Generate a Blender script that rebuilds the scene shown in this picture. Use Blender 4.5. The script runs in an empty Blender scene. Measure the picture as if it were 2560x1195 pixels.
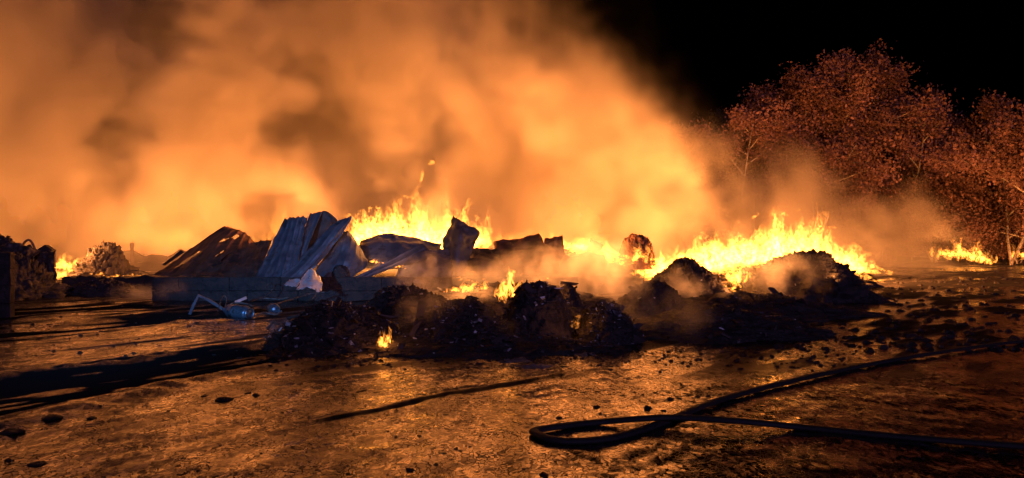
import bpy, bmesh, math, random
import numpy as np
from mathutils import Vector, Matrix, noise as mnoise

# ------------------------------------------------------------------ scene, camera, sky, light
S = bpy.context.scene
COL = S.collection
R = math.radians
FPX, HOR, CAMZ = 1848.0, 590.0, 1.7          # focal length and horizon in photo pixels, eye height in metres


def at(px, py, Y):
    """the point that stands Y metres ahead and shows at photo pixel (px, py)"""
    return Vector(((px - 1280) / FPX * Y, Y, CAMZ - (py - HOR) / FPX * Y))


def on_ground(px, py, z=0.0):
    Y = (CAMZ - z) * FPX / (py - HOR)
    return Vector(((px - 1280) / FPX * Y, Y, z))


cam_d = bpy.data.cameras.new('camera')
cam = bpy.data.objects.new('camera', cam_d)
COL.objects.link(cam)
cam_d.sensor_width = 36
cam_d.lens = 36 * FPX / 2560
cam_d.shift_y = -(597.5 - HOR) / 2560
cam_d.clip_start, cam_d.clip_end = 0.05, 2000
cam.location = (0, 0, CAMZ)
cam.rotation_euler = (R(90), 0, 0)
S.camera = cam

SUN_EL, SUN_ROT = R(22), R(200)
w = bpy.data.worlds.new('World')
S.world = w
w.use_nodes = True
wn = w.node_tree
sky = wn.nodes.new('ShaderNodeTexSky')
sky.sky_type = 'NISHITA'
sky.sun_disc = False
sky.sun_elevation = R(-5)
sky.sun_rotation = SUN_ROT
bg = wn.nodes['Background']
bg.inputs['Strength'].default_value = 0.05
wn.links.new(sky.outputs[0], bg.inputs['Color'])

S.view_settings.view_transform = 'Standard'
S.view_settings.look = 'None'
S.view_settings.exposure = 0.1
S.view_settings.gamma = 1
S.render.engine = 'CYCLES'
cy = S.cycles
cy.use_denoising = True
cy.denoiser = 'OPENIMAGEDENOISE'
cy.denoising_input_passes = 'RGB_ALBEDO_NORMAL'
cy.use_adaptive_sampling = True
cy.adaptive_threshold = 0.02
cy.max_bounces = 6
cy.diffuse_bounces = 2
cy.glossy_bounces = 2
cy.transmission_bounces = 2
cy.volume_bounces = 1
cy.transparent_max_bounces = 24
cy.sample_clamp_indirect = 2.0
cy.sample_clamp_direct = 0
cy.volume_step_rate = 2.0
cy.volume_max_steps = 256
cy.use_light_tree = True
cy.caustics_reflective = False
cy.caustics_refractive = False

# a cold work light on a fire engine behind the photographer, and a faint violet lamp added as frontal fill
sp_d = bpy.data.lights.new('engine_work_light', 'SPOT')
sp_d.energy, sp_d.color, sp_d.spot_size, sp_d.spot_blend, sp_d.shadow_soft_size = 8500, (.13, .40, 1.0), R(23), 1.0, .25
sp = bpy.data.objects.new('engine_work_light', sp_d)
COL.objects.link(sp)
sp.location = (-5.5, -2.5, 2.6)
sp.rotation_euler = (at(745, 650, 20) - sp.location).to_track_quat('-Z', 'Y').to_euler()
sn_d = bpy.data.lights.new('fill_sun', 'SUN')
sn_d.energy, sn_d.color, sn_d.angle = .38, (.52, .36, 1.0), R(10)
sn = bpy.data.objects.new('fill_sun', sn_d)
COL.objects.link(sn)
sn.rotation_euler = (R(90) - SUN_EL, 0, R(20))

# ------------------------------------------------------------------ helpers
RNG = random.Random(11)
FIRE = (1.0, 0.34, 0.08)


def tag(o, label=None, cat=None, group=None, kind=None):
    if label: o['label'] = label
    if cat: o['category'] = cat
    if group: o['group'] = group
    if kind: o['kind'] = kind
    return o


def empty(name, loc=(0, 0, 0)):
    o = bpy.data.objects.new(name, None)
    COL.objects.link(o)
    o.location = loc
    o.empty_display_size = 0.2
    return o


def mesh_obj(name, verts, faces, mat, parent=None, smooth=True, attrs=None, loc=None):
    me = bpy.data.meshes.new(name)
    me.from_pydata([tuple(v) for v in verts], [], faces)
    if smooth:
        me.polygons.foreach_set('use_smooth', [True] * len(me.polygons))
    for k, vals in (attrs or {}).items():
        a = me.attributes.new(k, 'FLOAT', 'POINT')
        a.data.foreach_set('value', np.asarray(vals, dtype=np.float32))
    me.materials.append(mat)
    me.update()
    o = bpy.data.objects.new(name, me)
    COL.objects.link(o)
    if parent is not None:
        o.parent = parent
        o.matrix_parent_inverse = Matrix.Translation(-parent.location)
    if loc is not None:
        o.location = loc
    return o


def centre(verts, base):
    """verts relative to a base point, so that the object stands at its own foot"""
    b = Vector(base)
    return [Vector(v) - b for v in verts]


def fbm(p, oct=4, lac=2.1, gain=0.5):
    v, a, q = 0.0, 1.0, Vector(p)
    for _ in range(oct):
        v += a * mnoise.noise(q)
        q = q * lac + Vector((3.1, 1.7, 5.3))
        a *= gain
    return v


class NT:
    """short-hand for building node trees"""
    def __init__(s, t): s.t = t

    def n(s, ty, **k):
        x = s.t.nodes.new(ty)
        for a, b in k.items():
            setattr(x, a, b)
        return x

    def l(s, a, b):
        if hasattr(a, 'is_output'):
            s.t.links.new(a, b)
        else:
            b.default_value = a

    def math(s, op, a, b=0.0, c=0.0, clamp=False):
        x = s.n('ShaderNodeMath', operation=op, use_clamp=clamp)
        s.l(a, x.inputs[0]); s.l(b, x.inputs[1]); s.l(c, x.inputs[2])
        return x.outputs[0]

    def vm(s, op, a, b=None, sc=None):
        x = s.n('ShaderNodeVectorMath', operation=op)
        s.l(a, x.inputs[0])
        if b is not None: s.l(b, x.inputs[1])
        if sc is not None: s.l(sc, x.inputs['Scale'])
        return x.outputs['Value'] if op in ('LENGTH', 'DISTANCE', 'DOT_PRODUCT') else x.outputs[0]

    def smooth(s, v, a, b, lo=0.0, hi=1.0):
        x = s.n('ShaderNodeMapRange', interpolation_type='SMOOTHSTEP')
        s.l(v, x.inputs[0])
        for i, q in enumerate((a, b, lo, hi)):
            s.l(q, x.inputs[i + 1])
        return x.outputs[0]

    def noise(s, v, scale, detail=3, rough=.5, dist=0.0):
        x = s.n('ShaderNodeTexNoise')
        s.l(v, x.inputs['Vector'])
        x.inputs['Scale'].default_value = scale
        x.inputs['Detail'].default_value = detail
        x.inputs['Roughness'].default_value = rough
        x.inputs['Distortion'].default_value = dist
        return x

    def mix(s, f, a, b):
        x = s.n('ShaderNodeMix', data_type='RGBA')
        s.l(f, x.inputs[0])
        for q, k in ((a, 6), (b, 7)):
            if isinstance(q, tuple): q = (*q[:3], 1)
            s.l(q, x.inputs[k])
        return x.outputs[2]

    def attr(s, name):
        return s.n('ShaderNodeAttribute', attribute_name=name).outputs['Fac']

    def bump(s, h, strength=.5, dist=.02):
        x = s.n('ShaderNodeBump')
        x.inputs['Strength'].default_value = strength
        x.inputs['Distance'].default_value = dist
        s.l(h, x.inputs['Height'])
        return x.outputs[0]


def material(name):
    m = bpy.data.materials.new(name)
    m.use_nodes = True
    return m, NT(m.node_tree), m.node_tree.nodes['Principled BSDF']


def surf_mat(name, c1, c2, rough=(.5, .8), scale=4.0, bump=.5, bdist=.02, bscale=25, metal=0.0, c3=None, c3at=(.6, .7), c3scale=2.0, spec=.5):
    """two-tone mottled surface with fine relief and, if c3 is set, stains of a third colour"""
    m, N, b = material(name)
    tc = N.n('ShaderNodeTexCoord').outputs['Object']
    a = N.noise(tc, scale, 5, .6)
    f = N.smooth(a.outputs[0], .38, .62)
    c = N.mix(f, c1, c2)
    if c3:
        g = N.smooth(N.noise(tc, c3scale, 5, .65).outputs[0], *c3at)
        c = N.mix(g, c, c3)
    N.l(c, b.inputs['Base Color'])
    N.l(N.smooth(a.outputs[0], .3, .7, rough[0], rough[1]), b.inputs['Roughness'])
    b.inputs['Metallic'].default_value = metal
    b.inputs['Specular IOR Level'].default_value = spec
    N.l(N.bump(N.noise(tc, bscale, 5, .65).outputs[0], bump, bdist), b.inputs['Normal'])
    return m


M = {}
M['char'] = surf_mat('charred_waste', (.018, .015, .014), (.05, .04, .035), (.45, .85), 5, 1.0, .05, 14, c3=(.10, .085, .075), c3at=(.66, .72), c3scale=11)
M['bits'] = surf_mat('waste_bits', (.018, .016, .015), (.055, .047, .04), (.3, .7), 9, .4, .01, 30)
M['bright_bits'] = surf_mat('bright_scrap', (.35, .36, .37), (.6, .6, .6), (.25, .5), 9, .4, .01, 30, metal=.5)
M['sheet'] = surf_mat('weathered_sheet', (.075, .085, .105), (.18, .20, .23), (.35, .6), 2.2, .35, .01, 18, metal=.3, c3=(.045, .04, .042), c3at=(.42, .70), c3scale=2.2)
M['sheet_brown'] = surf_mat('burnt_roof_sheet', (.07, .035, .022), (.17, .08, .045), (.5, .8), 2.5, .4, .01, 20, metal=.2, c3=(.03, .02, .018), c3at=(.5, .64), c3scale=1.4)
M['sheet_dark'] = surf_mat('sooty_sheet', (.03, .025, .024), (.08, .06, .05), (.45, .75), 3, .4, .01, 20, metal=.2)
M['foil'] = surf_mat('pale_cladding', (.5, .53, .55), (.72, .74, .75), (.25, .45), 4, .4, .01, 22, metal=.4, c3=(.2, .2, .2), c3at=(.6, .72), c3scale=5)
M['concrete'] = surf_mat('sooty_concrete', (.018, .017, .016), (.045, .042, .038), (.6, .9), 1.5, .5, .02, 14, c3=(.012, .011, .010), c3at=(.48, .62), c3scale=1.1)
M['steel'] = surf_mat('blue_grey_steel', (.10, .14, .18), (.20, .26, .31), (.25, .5), 7, .3, .006, 40, metal=.6, c3=(.04, .035, .032), c3at=(.48, .6), c3scale=7)
M['rubber'] = surf_mat('hose_jacket', (.018, .017, .016), (.032, .03, .026), (.6, .85), 20, .5, .004, 90)
M['clod'] = surf_mat('wet_clod', (.012, .010, .009), (.03, .024, .02), (.5, .8), 20, .8, .02, 40)
M['ash'] = surf_mat('ash_foam', (.12, .10, .09), (.26, .22, .2), (.6, .9), 8, .8, .02, 30)
M['bark'] = surf_mat('pale_bark', (.18, .14, .11), (.34, .28, .22), (.7, .9), 6, .5, .02, 18, c3=(.04, .03, .025), c3at=(.6, .66), c3scale=4)
M['wire'] = surf_mat('burnt_wire', (.06, .05, .045), (.16, .14, .12), (.4, .6), 12, .3, .005, 50, metal=.5)


def leaf_mat(name, c1, c2):
    m, N, b = material(name)
    a = N.attr('tint')
    N.l(N.mix(a, c1, c2), b.inputs['Base Color'])
    b.inputs['Roughness'].default_value = .55
    b.inputs['Specular IOR Level'].default_value = .35
    tl = N.n('ShaderNodeBsdfTranslucent'); N.l(N.mix(a, c1, c2), tl.inputs['Color'])
    mx = N.n('ShaderNodeMixShader'); mx.inputs[0].default_value = .35
    N.l(b.outputs[0], mx.inputs[1]); N.l(tl.outputs[0], mx.inputs[2])
    N.l(mx.outputs[0], m.node_tree.nodes['Material Output'].inputs['Surface'])
    return m


M['leaf'] = leaf_mat('birch_leaves', (.10, .052, .045), (.27, .14, .12))
M['leaf_dark'] = leaf_mat('dark_leaves', (.035, .035, .018), (.08, .07, .035))


def flame_mat(name, lo, hi, holes=.42):
    m = bpy.data.materials.new(name)
    m.use_nodes = True
    t = m.node_tree
    t.nodes.clear()
    N = NT(t)
    out = N.n('ShaderNodeOutputMaterial')
    heat, fade = N.attr('heat'), N.attr('fade')
    tc = N.n('ShaderNodeTexCoord').outputs['Object']
    q = N.vm('MULTIPLY', tc, (1.0, 1.0, .55))
    nz = N.noise(q, 7.5, 4, .62, 1.2).outputs[0]
    a = N.math('MULTIPLY', fade, N.smooth(N.math('ADD', nz, N.math('MULTIPLY', heat, .30)), holes + .04, holes + .16))
    st = N.math('ADD', N.math('MULTIPLY', N.math('POWER', heat, 1.7), hi - lo), lo)
    em = N.n('ShaderNodeEmission')
    N.l(N.mix(heat, (1.0, .30, .035), (1.0, .76, .52)), em.inputs['Color'])
    N.l(N.math('MULTIPLY', a, st), em.inputs['Strength'])
    tr = N.n('ShaderNodeBsdfTransparent')
    ad = N.n('ShaderNodeAddShader')
    N.l(em.outputs[0], ad.inputs[0]); N.l(tr.outputs[0], ad.inputs[1])
    N.l(ad.outputs[0], out.inputs['Surface'])
    m.cycles.emission_sampling = 'NONE'
    return m


M['flame'] = flame_mat('flame', 2.6, 110.0, .42)
M['flame_thin'] = flame_mat('flame_thin', .5, 3.0, .43)


def fire_light(parent, loc, power, rad=.5, col=FIRE):
    d = bpy.data.lights.new('fire_light', 'POINT')
    d.energy, d.color, d.shadow_soft_size = power, col, rad
    o = bpy.data.objects.new('fire_light', d)
    COL.objects.link(o)
    o.location = Vector(loc) - parent.location if parent else loc
    o.parent = parent
    o.visible_glossy = False          # the flame itself is what the wet ground mirrors
    return o


# ------------------------------------------------------------------ ground
def seg_dist(x, y, pts):
    """distance to a polyline and position along it (0..1), numpy"""
    best = np.full(x.shape, 1e9); tt = np.zeros(x.shape)
    n = len(pts) - 1
    for i in range(n):
        ax, ay = pts[i]; bx, by = pts[i + 1]
        dx, dy = bx - ax, by - ay
        t = np.clip(((x - ax) * dx + (y - ay) * dy) / (dx * dx + dy * dy), 0, 1)
        d = np.hypot(x - ax - t * dx, y - ay - t * dy)
        s = d < best
        best = np.where(s, d, best); tt = np.where(s, (i + t) / n, tt)
    return best, tt


_TAB = {}


def vnoise(x, y, sc, seed=0):
    """smooth value noise on numpy arrays"""
    if seed not in _TAB: _TAB[seed] = np.random.RandomState(seed).rand(256, 256)
    tab = _TAB[seed]
    xs, ys = x * sc + 1000, y * sc + 1000
    xi, yi = np.floor(xs).astype(int), np.floor(ys).astype(int)
    fx, fy = xs - xi, ys - yi
    fx, fy = fx * fx * (3 - 2 * fx), fy * fy * (3 - 2 * fy)
    g = lambda a, b: tab[a % 256, b % 256]
    return (g(xi, yi) * (1 - fx) + g(xi + 1, yi) * fx) * (1 - fy) + (g(xi, yi + 1) * (1 - fx) + g(xi + 1, yi + 1) * fx) * fy


def gp(*pix):
    return [tuple(on_ground(a, b)[:2]) for a, b in pix]


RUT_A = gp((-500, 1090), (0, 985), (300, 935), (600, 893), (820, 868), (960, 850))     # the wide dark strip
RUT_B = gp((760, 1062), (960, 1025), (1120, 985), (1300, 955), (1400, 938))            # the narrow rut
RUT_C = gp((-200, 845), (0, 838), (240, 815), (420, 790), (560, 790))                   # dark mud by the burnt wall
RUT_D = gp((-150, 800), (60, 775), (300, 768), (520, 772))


def smst(v, a, b):
    t = np.clip((v - a) / (b - a), 0, 1)
    return t * t * (3 - 2 * t)


def ground_fields(x, y):
    rot = math.radians(40)
    u, v = x * math.cos(rot) - y * math.sin(rot), x * math.sin(rot) + y * math.cos(rot)   # v runs along the tracks
    n1, n2 = vnoise(x, y, .35, 1), vnoise(x, y, 1.3, 2)
    n3, n4 = vnoise(u * 3.2, v * .7, 1.0, 3), vnoise(x, y, 6.0, 4)
    n5 = vnoise(u * 9, v * 1.6, 1.0, 5)
    z = (n1 - .5) * .03 + (n2 - .5) * .014 + (n4 - .5) * .008 + (n5 - .5) * .008
    dark_ground = np.zeros(x.shape)  # mask of darker, matte ground along the ruts and streaks
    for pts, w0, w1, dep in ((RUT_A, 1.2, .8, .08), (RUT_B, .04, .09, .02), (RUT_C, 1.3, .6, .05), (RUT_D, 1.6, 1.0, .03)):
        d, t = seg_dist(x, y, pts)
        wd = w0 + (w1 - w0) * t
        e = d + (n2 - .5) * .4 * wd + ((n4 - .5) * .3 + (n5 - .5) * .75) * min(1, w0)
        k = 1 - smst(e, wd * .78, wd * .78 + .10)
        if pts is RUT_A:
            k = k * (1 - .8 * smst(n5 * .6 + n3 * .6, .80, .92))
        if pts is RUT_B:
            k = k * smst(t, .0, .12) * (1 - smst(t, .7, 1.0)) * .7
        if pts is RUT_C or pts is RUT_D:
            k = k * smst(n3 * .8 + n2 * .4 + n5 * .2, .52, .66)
        dark_ground = np.maximum(dark_ground, k)
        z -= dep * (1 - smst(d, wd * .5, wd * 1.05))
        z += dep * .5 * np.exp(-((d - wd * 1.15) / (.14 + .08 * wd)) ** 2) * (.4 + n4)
    # streaky mud round the heaps and on the far yard
    mid = smst(y, 9.5, 15) * .75 + .12
    streak = smst(n3 * .6 + n5 * .25 + n1 * .35, .66 - .16 * mid, .80 - .14 * mid)
    dark_ground = np.maximum(dark_ground, streak * smst(y, 6.5, 13) * .85)
    z += streak * .012 * smst(y, 8, 14)
    return z, dark_ground


def build_ground():
    ys = np.concatenate([np.arange(-12, 4, 1.0), np.arange(4, 9, .045), np.arange(9, 16, .07), np.arange(16, 30, .14), np.arange(30, 60, .5), np.array([60, 66, 75, 90, 120, 170, 260, 420, 700])])
    xs_in = np.concatenate([np.arange(-16, -6, .14), np.arange(-6, 6, .055), np.arange(6, 16, .14)])
    xs = np.concatenate([np.array([-700, -400, -250, -160, -110, -80, -60, -50, -42, -36]), np.arange(-31, -16, .6), xs_in, np.arange(16, 31, .6), np.array([31, 36, 42, 50, 60, 80, 110, 160, 250, 400, 700])])
    X, Yg = np.meshgrid(xs, ys)
    z, dark_ground = ground_fields(X, Yg)
    fadeo = 1 - smst(np.maximum(np.abs(X), np.abs(Yg - 20)), 60, 100)
    z = z * fadeo
    nx, ny = len(xs), len(ys)
    co = np.stack([X, Yg, z], -1).reshape(-1, 3)
    i = np.arange(nx * ny).reshape(ny, nx)
    q = np.stack([i[:-1, :-1], i[:-1, 1:], i[1:, 1:], i[1:, :-1]], -1).reshape(-1, 4)
    me = bpy.data.meshes.new('ground')
    me.vertices.add(len(co)); me.vertices.foreach_set('co', co.ravel())
    me.loops.add(q.size); me.loops.foreach_set('vertex_index', q.ravel())
    me.polygons.add(len(q)); me.polygons.foreach_set('loop_start', np.arange(0, q.size, 4))
    me.polygons.foreach_set('use_smooth', np.ones(len(q), bool))
    a = me.attributes.new('dark_ground', 'FLOAT', 'POINT')
    a.data.foreach_set('value', dark_ground.ravel().astype(np.float32))
    me.update(calc_edges=True)
    m, N, b = material('wet_mud')
    geo = N.n('ShaderNodeNewGeometry').outputs['Position']
    so = N.attr('dark_ground')
    warp = N.vm('ADD', geo, N.vm('SCALE', N.vm('SUBTRACT', N.noise(geo, 7, 2).outputs['Color'], (.5, .5, .5)), sc=.16))
    mp = N.n('ShaderNodeMapping'); mp.inputs['Rotation'].default_value = (0, 0, R(-40)); mp.inputs['Scale'].default_value = (1.35, .8, 1)
    N.l(warp, mp.inputs[0])
    vo = N.n('ShaderNodeTexVoronoi', feature='DISTANCE_TO_EDGE'); vo.inputs['Scale'].default_value = 19
    N.l(mp.outputs[0], vo.inputs['Vector'])
    crack = N.smooth(N.math('ADD', vo.outputs['Distance'], N.math('MULTIPLY', N.math('SUBTRACT', N.noise(geo, 3.1, 3).outputs[0], .45), .22)), .0, .09)
    vc_ = N.n('ShaderNodeTexVoronoi', feature='F1'); vc_.inputs['Scale'].default_value = 19
    N.l(mp.outputs[0], vc_.inputs['Vector'])
    cell = vc_.outputs['Color']                          # one random value for each flake of mud
    cs = N.n('ShaderNodeSeparateXYZ'); N.l(cell, cs.inputs[0])
    big = N.noise(geo, .7, 4, .6).outputs[0]
    fine = N.noise(geo, 60, 4, .6).outputs[0]
    mid = N.noise(mp.outputs[0], 9, 5, .65).outputs[0]
    grit = N.smooth(mid, .54, .62)                       # flakes of dark grit stuck on the wet film
    gs = N.math('MULTIPLY', grit, N.smooth(big, .50, .66))
    mp2 = N.n('ShaderNodeMapping'); mp2.inputs['Rotation'].default_value = (0, 0, R(40)); mp2.inputs['Scale'].default_value = (2.6, .5, 1)
    N.l(warp, mp2.inputs[0])
    film = N.smooth(N.noise(mp2.outputs[0], 1.0, 5, .62).outputs[0], .40, .60)     # streaks where the tracks left a thicker film of water
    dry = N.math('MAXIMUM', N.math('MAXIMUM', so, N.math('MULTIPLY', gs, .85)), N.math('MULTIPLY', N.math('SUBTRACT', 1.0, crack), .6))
    c = N.mix(N.smooth(big, .35, .65), (.008, .006, .005), (.018, .012, .010))
    c = N.mix(N.math('MULTIPLY', N.math('SUBTRACT', 1.0, crack), .8), c, (.015, .011, .009))
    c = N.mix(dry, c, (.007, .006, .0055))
    N.l(c, b.inputs['Base Color'])
    ro = N.math('ADD', N.smooth(big, .3, .7, .08, .15), N.math('MULTIPLY', fine, .03))
    ro = N.math('ADD', ro, N.math('MULTIPLY', dry, .5), clamp=True)
    N.l(ro, b.inputs['Roughness'])
    N.l(N.math('MULTIPLY', N.math('SUBTRACT', 1.0, N.math('MULTIPLY', dry, .96)), N.math('MULTIPLY', N.smooth(cs.outputs[2], .0, .75, .35, 1.0), N.smooth(film, 0.0, 1.0, .3, 1.0))), b.inputs['Specular IOR Level'])
    b.inputs['IOR'].default_value = 4.2
    h = N.math('ADD', N.math('MULTIPLY', crack, .35), N.math('ADD', N.math('MULTIPLY', fine, .05), N.math('MULTIPLY', mid, .7)))
    tilt = N.vm('SCALE', N.vm('MULTIPLY', N.vm('SUBTRACT', cell, (.5, .5, .5)), (.12, .12, 0.0)), sc=N.smooth(film, 0.0, 1.0, 1.0, .35))
    nn = N.vm('NORMALIZE', N.vm('ADD', N.n('ShaderNodeNewGeometry').outputs['Normal'], tilt))
    bp = N.n('ShaderNodeBump'); bp.inputs['Strength'].default_value = .2; bp.inputs['Distance'].default_value = .008
    N.l(h, bp.inputs['Height']); N.l(nn, bp.inputs['Normal'])
    N.l(bp.outputs[0], b.inputs['Normal'])
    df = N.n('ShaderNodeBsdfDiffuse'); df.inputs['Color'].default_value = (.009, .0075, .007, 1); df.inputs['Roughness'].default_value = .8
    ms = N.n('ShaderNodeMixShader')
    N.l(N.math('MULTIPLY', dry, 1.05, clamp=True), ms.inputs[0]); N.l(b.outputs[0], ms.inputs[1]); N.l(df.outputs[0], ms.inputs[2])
    N.l(ms.outputs[0], m.node_tree.nodes['Material Output'].inputs['Surface'])
    me.materials.append(m)
    o = bpy.data.objects.new('ground', me)
    COL.objects.link(o)
    return tag(o, 'wet muddy yard with black ruts and cracked glistening film', kind='structure')


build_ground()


def gz(x, y):
    return float(ground_fields(np.array([x]), np.array([y]))[0][0])


# ------------------------------------------------------------------ big structures: slab, burnt walls, mounds
def block_verts(x0, x1, y0, y1, z0, z1, nx, ny, nz, jit, seed, top=None):
    """a weathered block: subdivided box with chipped, uneven faces"""
    vid, V, Fc = {}, [], []

    def vert(i, j, k):
        key = (i, j, k)
        if key not in vid:
            x, y, z = x0 + (x1 - x0) * i / nx, y0 + (y1 - y0) * j / ny, z0 + (z1 - z0) * k / nz
            p = Vector((x, y, z))
            n = Vector((mnoise.noise(p * 2.3 + Vector((seed, 0, 0))), mnoise.noise(p * 2.3 + Vector((0, seed, 7))), mnoise.noise(p * 2.3 + Vector((3, 0, seed)))))
            f = Vector((mnoise.noise(p * 8 + Vector((seed, 1, 0))), mnoise.noise(p * 8 + Vector((0, seed, 3))), mnoise.noise(p * 8 + Vector((9, 0, seed)))))
            p = p + n * jit + f * jit * .5
            if top and k == nz:
                p.z += top(x)
            vid[key] = len(V); V.append(p)
        return vid[key]
    for i in range(nx):
        for j in range(ny):
            Fc.append((vert(i, j, nz), vert(i + 1, j, nz), vert(i + 1, j + 1, nz), vert(i, j + 1, nz)))
            Fc.append((vert(i, j, 0), vert(i, j + 1, 0), vert(i + 1, j + 1, 0), vert(i + 1, j, 0)))
        for k in range(nz):
            Fc.append((vert(i, 0, k), vert(i + 1, 0, k), vert(i + 1, 0, k + 1), vert(i, 0, k + 1)))
            Fc.append((vert(i, ny, k), vert(i, ny, k + 1), vert(i + 1, ny, k + 1), vert(i + 1, ny, k)))
    for j in range(ny):
        for k in range(nz):
            Fc.append((vert(0, j, k), vert(0, j, k + 1), vert(0, j + 1, k + 1), vert(0, j + 1, k)))
            Fc.append((vert(nx, j, k), vert(nx, j + 1, k), vert(nx, j + 1, k + 1), vert(nx, j, k + 1)))
    return V, Fc


def wall(name, label, cat, x0, x1, y0, y1, z1, length=.9, height=.35, mat='concrete', jit=.012, seed=1, top=None, group=None):
    """a low wall of cast blocks, each its own piece with open joints"""
    root = tag(empty(name, ((x0 + x1) / 2, y0, 0)), label, cat, group)
    rows = max(1, round((z1 + .1) / height))
    hz = (z1 + .1) / rows
    rg = random.Random(seed)
    for r in range(rows):
        x = x0
        first = True
        while x < x1 - .05:
            ln = length * (.5 if (first and r % 2) else 1) * rg.uniform(.9, 1.1)
            first = False
            e = min(x + ln, x1)
            if x1 - e < .25: e = x1
            off = rg.uniform(-.015, .015)
            tp = top if r == rows - 1 else None
            V, Fc = block_verts(x + .008, e - .008, y0 + off, y1 + off, -.1 + r * hz + .006, -.1 + (r + 1) * hz - .006, 5, 2, 3, jit, seed + r * 7 + x, tp)
            mesh_obj('block', V, Fc, M[mat], root, smooth=False)
            x = e
    return root


slab_y = 19.4
SLAB_Z = 0.62
wall('loading_plinth', 'low sooty concrete plinth carrying the collapsed metal sheets', 'plinth', -9.45, -1.6, slab_y, slab_y + .6, SLAB_Z, 1.3, .36, 'char', seed=3)
V, Fc = block_verts(-9.4, 1.8, slab_y + .62, slab_y + 9, -.1, SLAB_Z - .03, 40, 24, 3, .03, 5)
tag(mesh_obj('concrete_floor_slab', centre(V, (-4, 24, 0)), Fc, M['concrete'], smooth=False, loc=(-4, 24, 0)), 'raised concrete floor slab behind the plinth under the wreckage', 'slab')
wall('charred_wall', 'charred block wall with wreckage on top at the yard\'s dark edge', 'wall', -17.5, -13.45, 21.6, 21.8, 1.2, .8, .4, 'char', .02, 8, top=lambda x: .14 * math.sin(x * 3.1) + .1 * math.sin(x * 7.7))
wall('broken_wall_corner', 'black wall corner cut off by the photo edge beside the charred wall', 'wall', -15.2, -10.72, 15.8, 15.95, 1.36, .8, .4, 'char', .02, 9)
wall('low_burnt_wall', 'long low burnt wall between the charred wall and the plinth', 'wall', -13.4, -9.5, 22.0, 22.5, .48, 1.0, .3, 'char', .02, 12, top=lambda x: .07 * math.sin(x * 5.3) * math.sin(x * 1.9) + .03 * math.sin(x * 17))
wall('distant_wall', 'distant long low wall glowing through the smoke', 'wall', -16.2, -12.2, 29.6, 29.9, 1.0, 1.2, .4, 'concrete', .03, 14, top=lambda x: .10 * math.sin(x * 2.3) + .08 * math.sin(x * 6.1 + 1) + .04 * math.sin(x * 15))
# the stub of a post that stands up behind the mound
p0 = at(330, 690, 29)
V, Fc = [], []
for k, (z, r) in enumerate(((0, .07), (.9, .07), (1.2, .07), (1.3, .085), (1.44, .09), (1.44, .01))):
    for s in range(8):
        a = s * math.tau / 8
        V.append((r * math.cos(a), r * math.sin(a), z))
    if k:
        for s in range(8):
            Fc.append(((k - 1) * 8 + s, (k - 1) * 8 + (s + 1) % 8, k * 8 + (s + 1) % 8, k * 8 + s))
tag(mesh_obj('vent_post', V, Fc, M['sheet_dark'], loc=(p0.x, 29, 0)), 'short capped vent post standing up behind the smoking mound', 'post')


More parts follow.
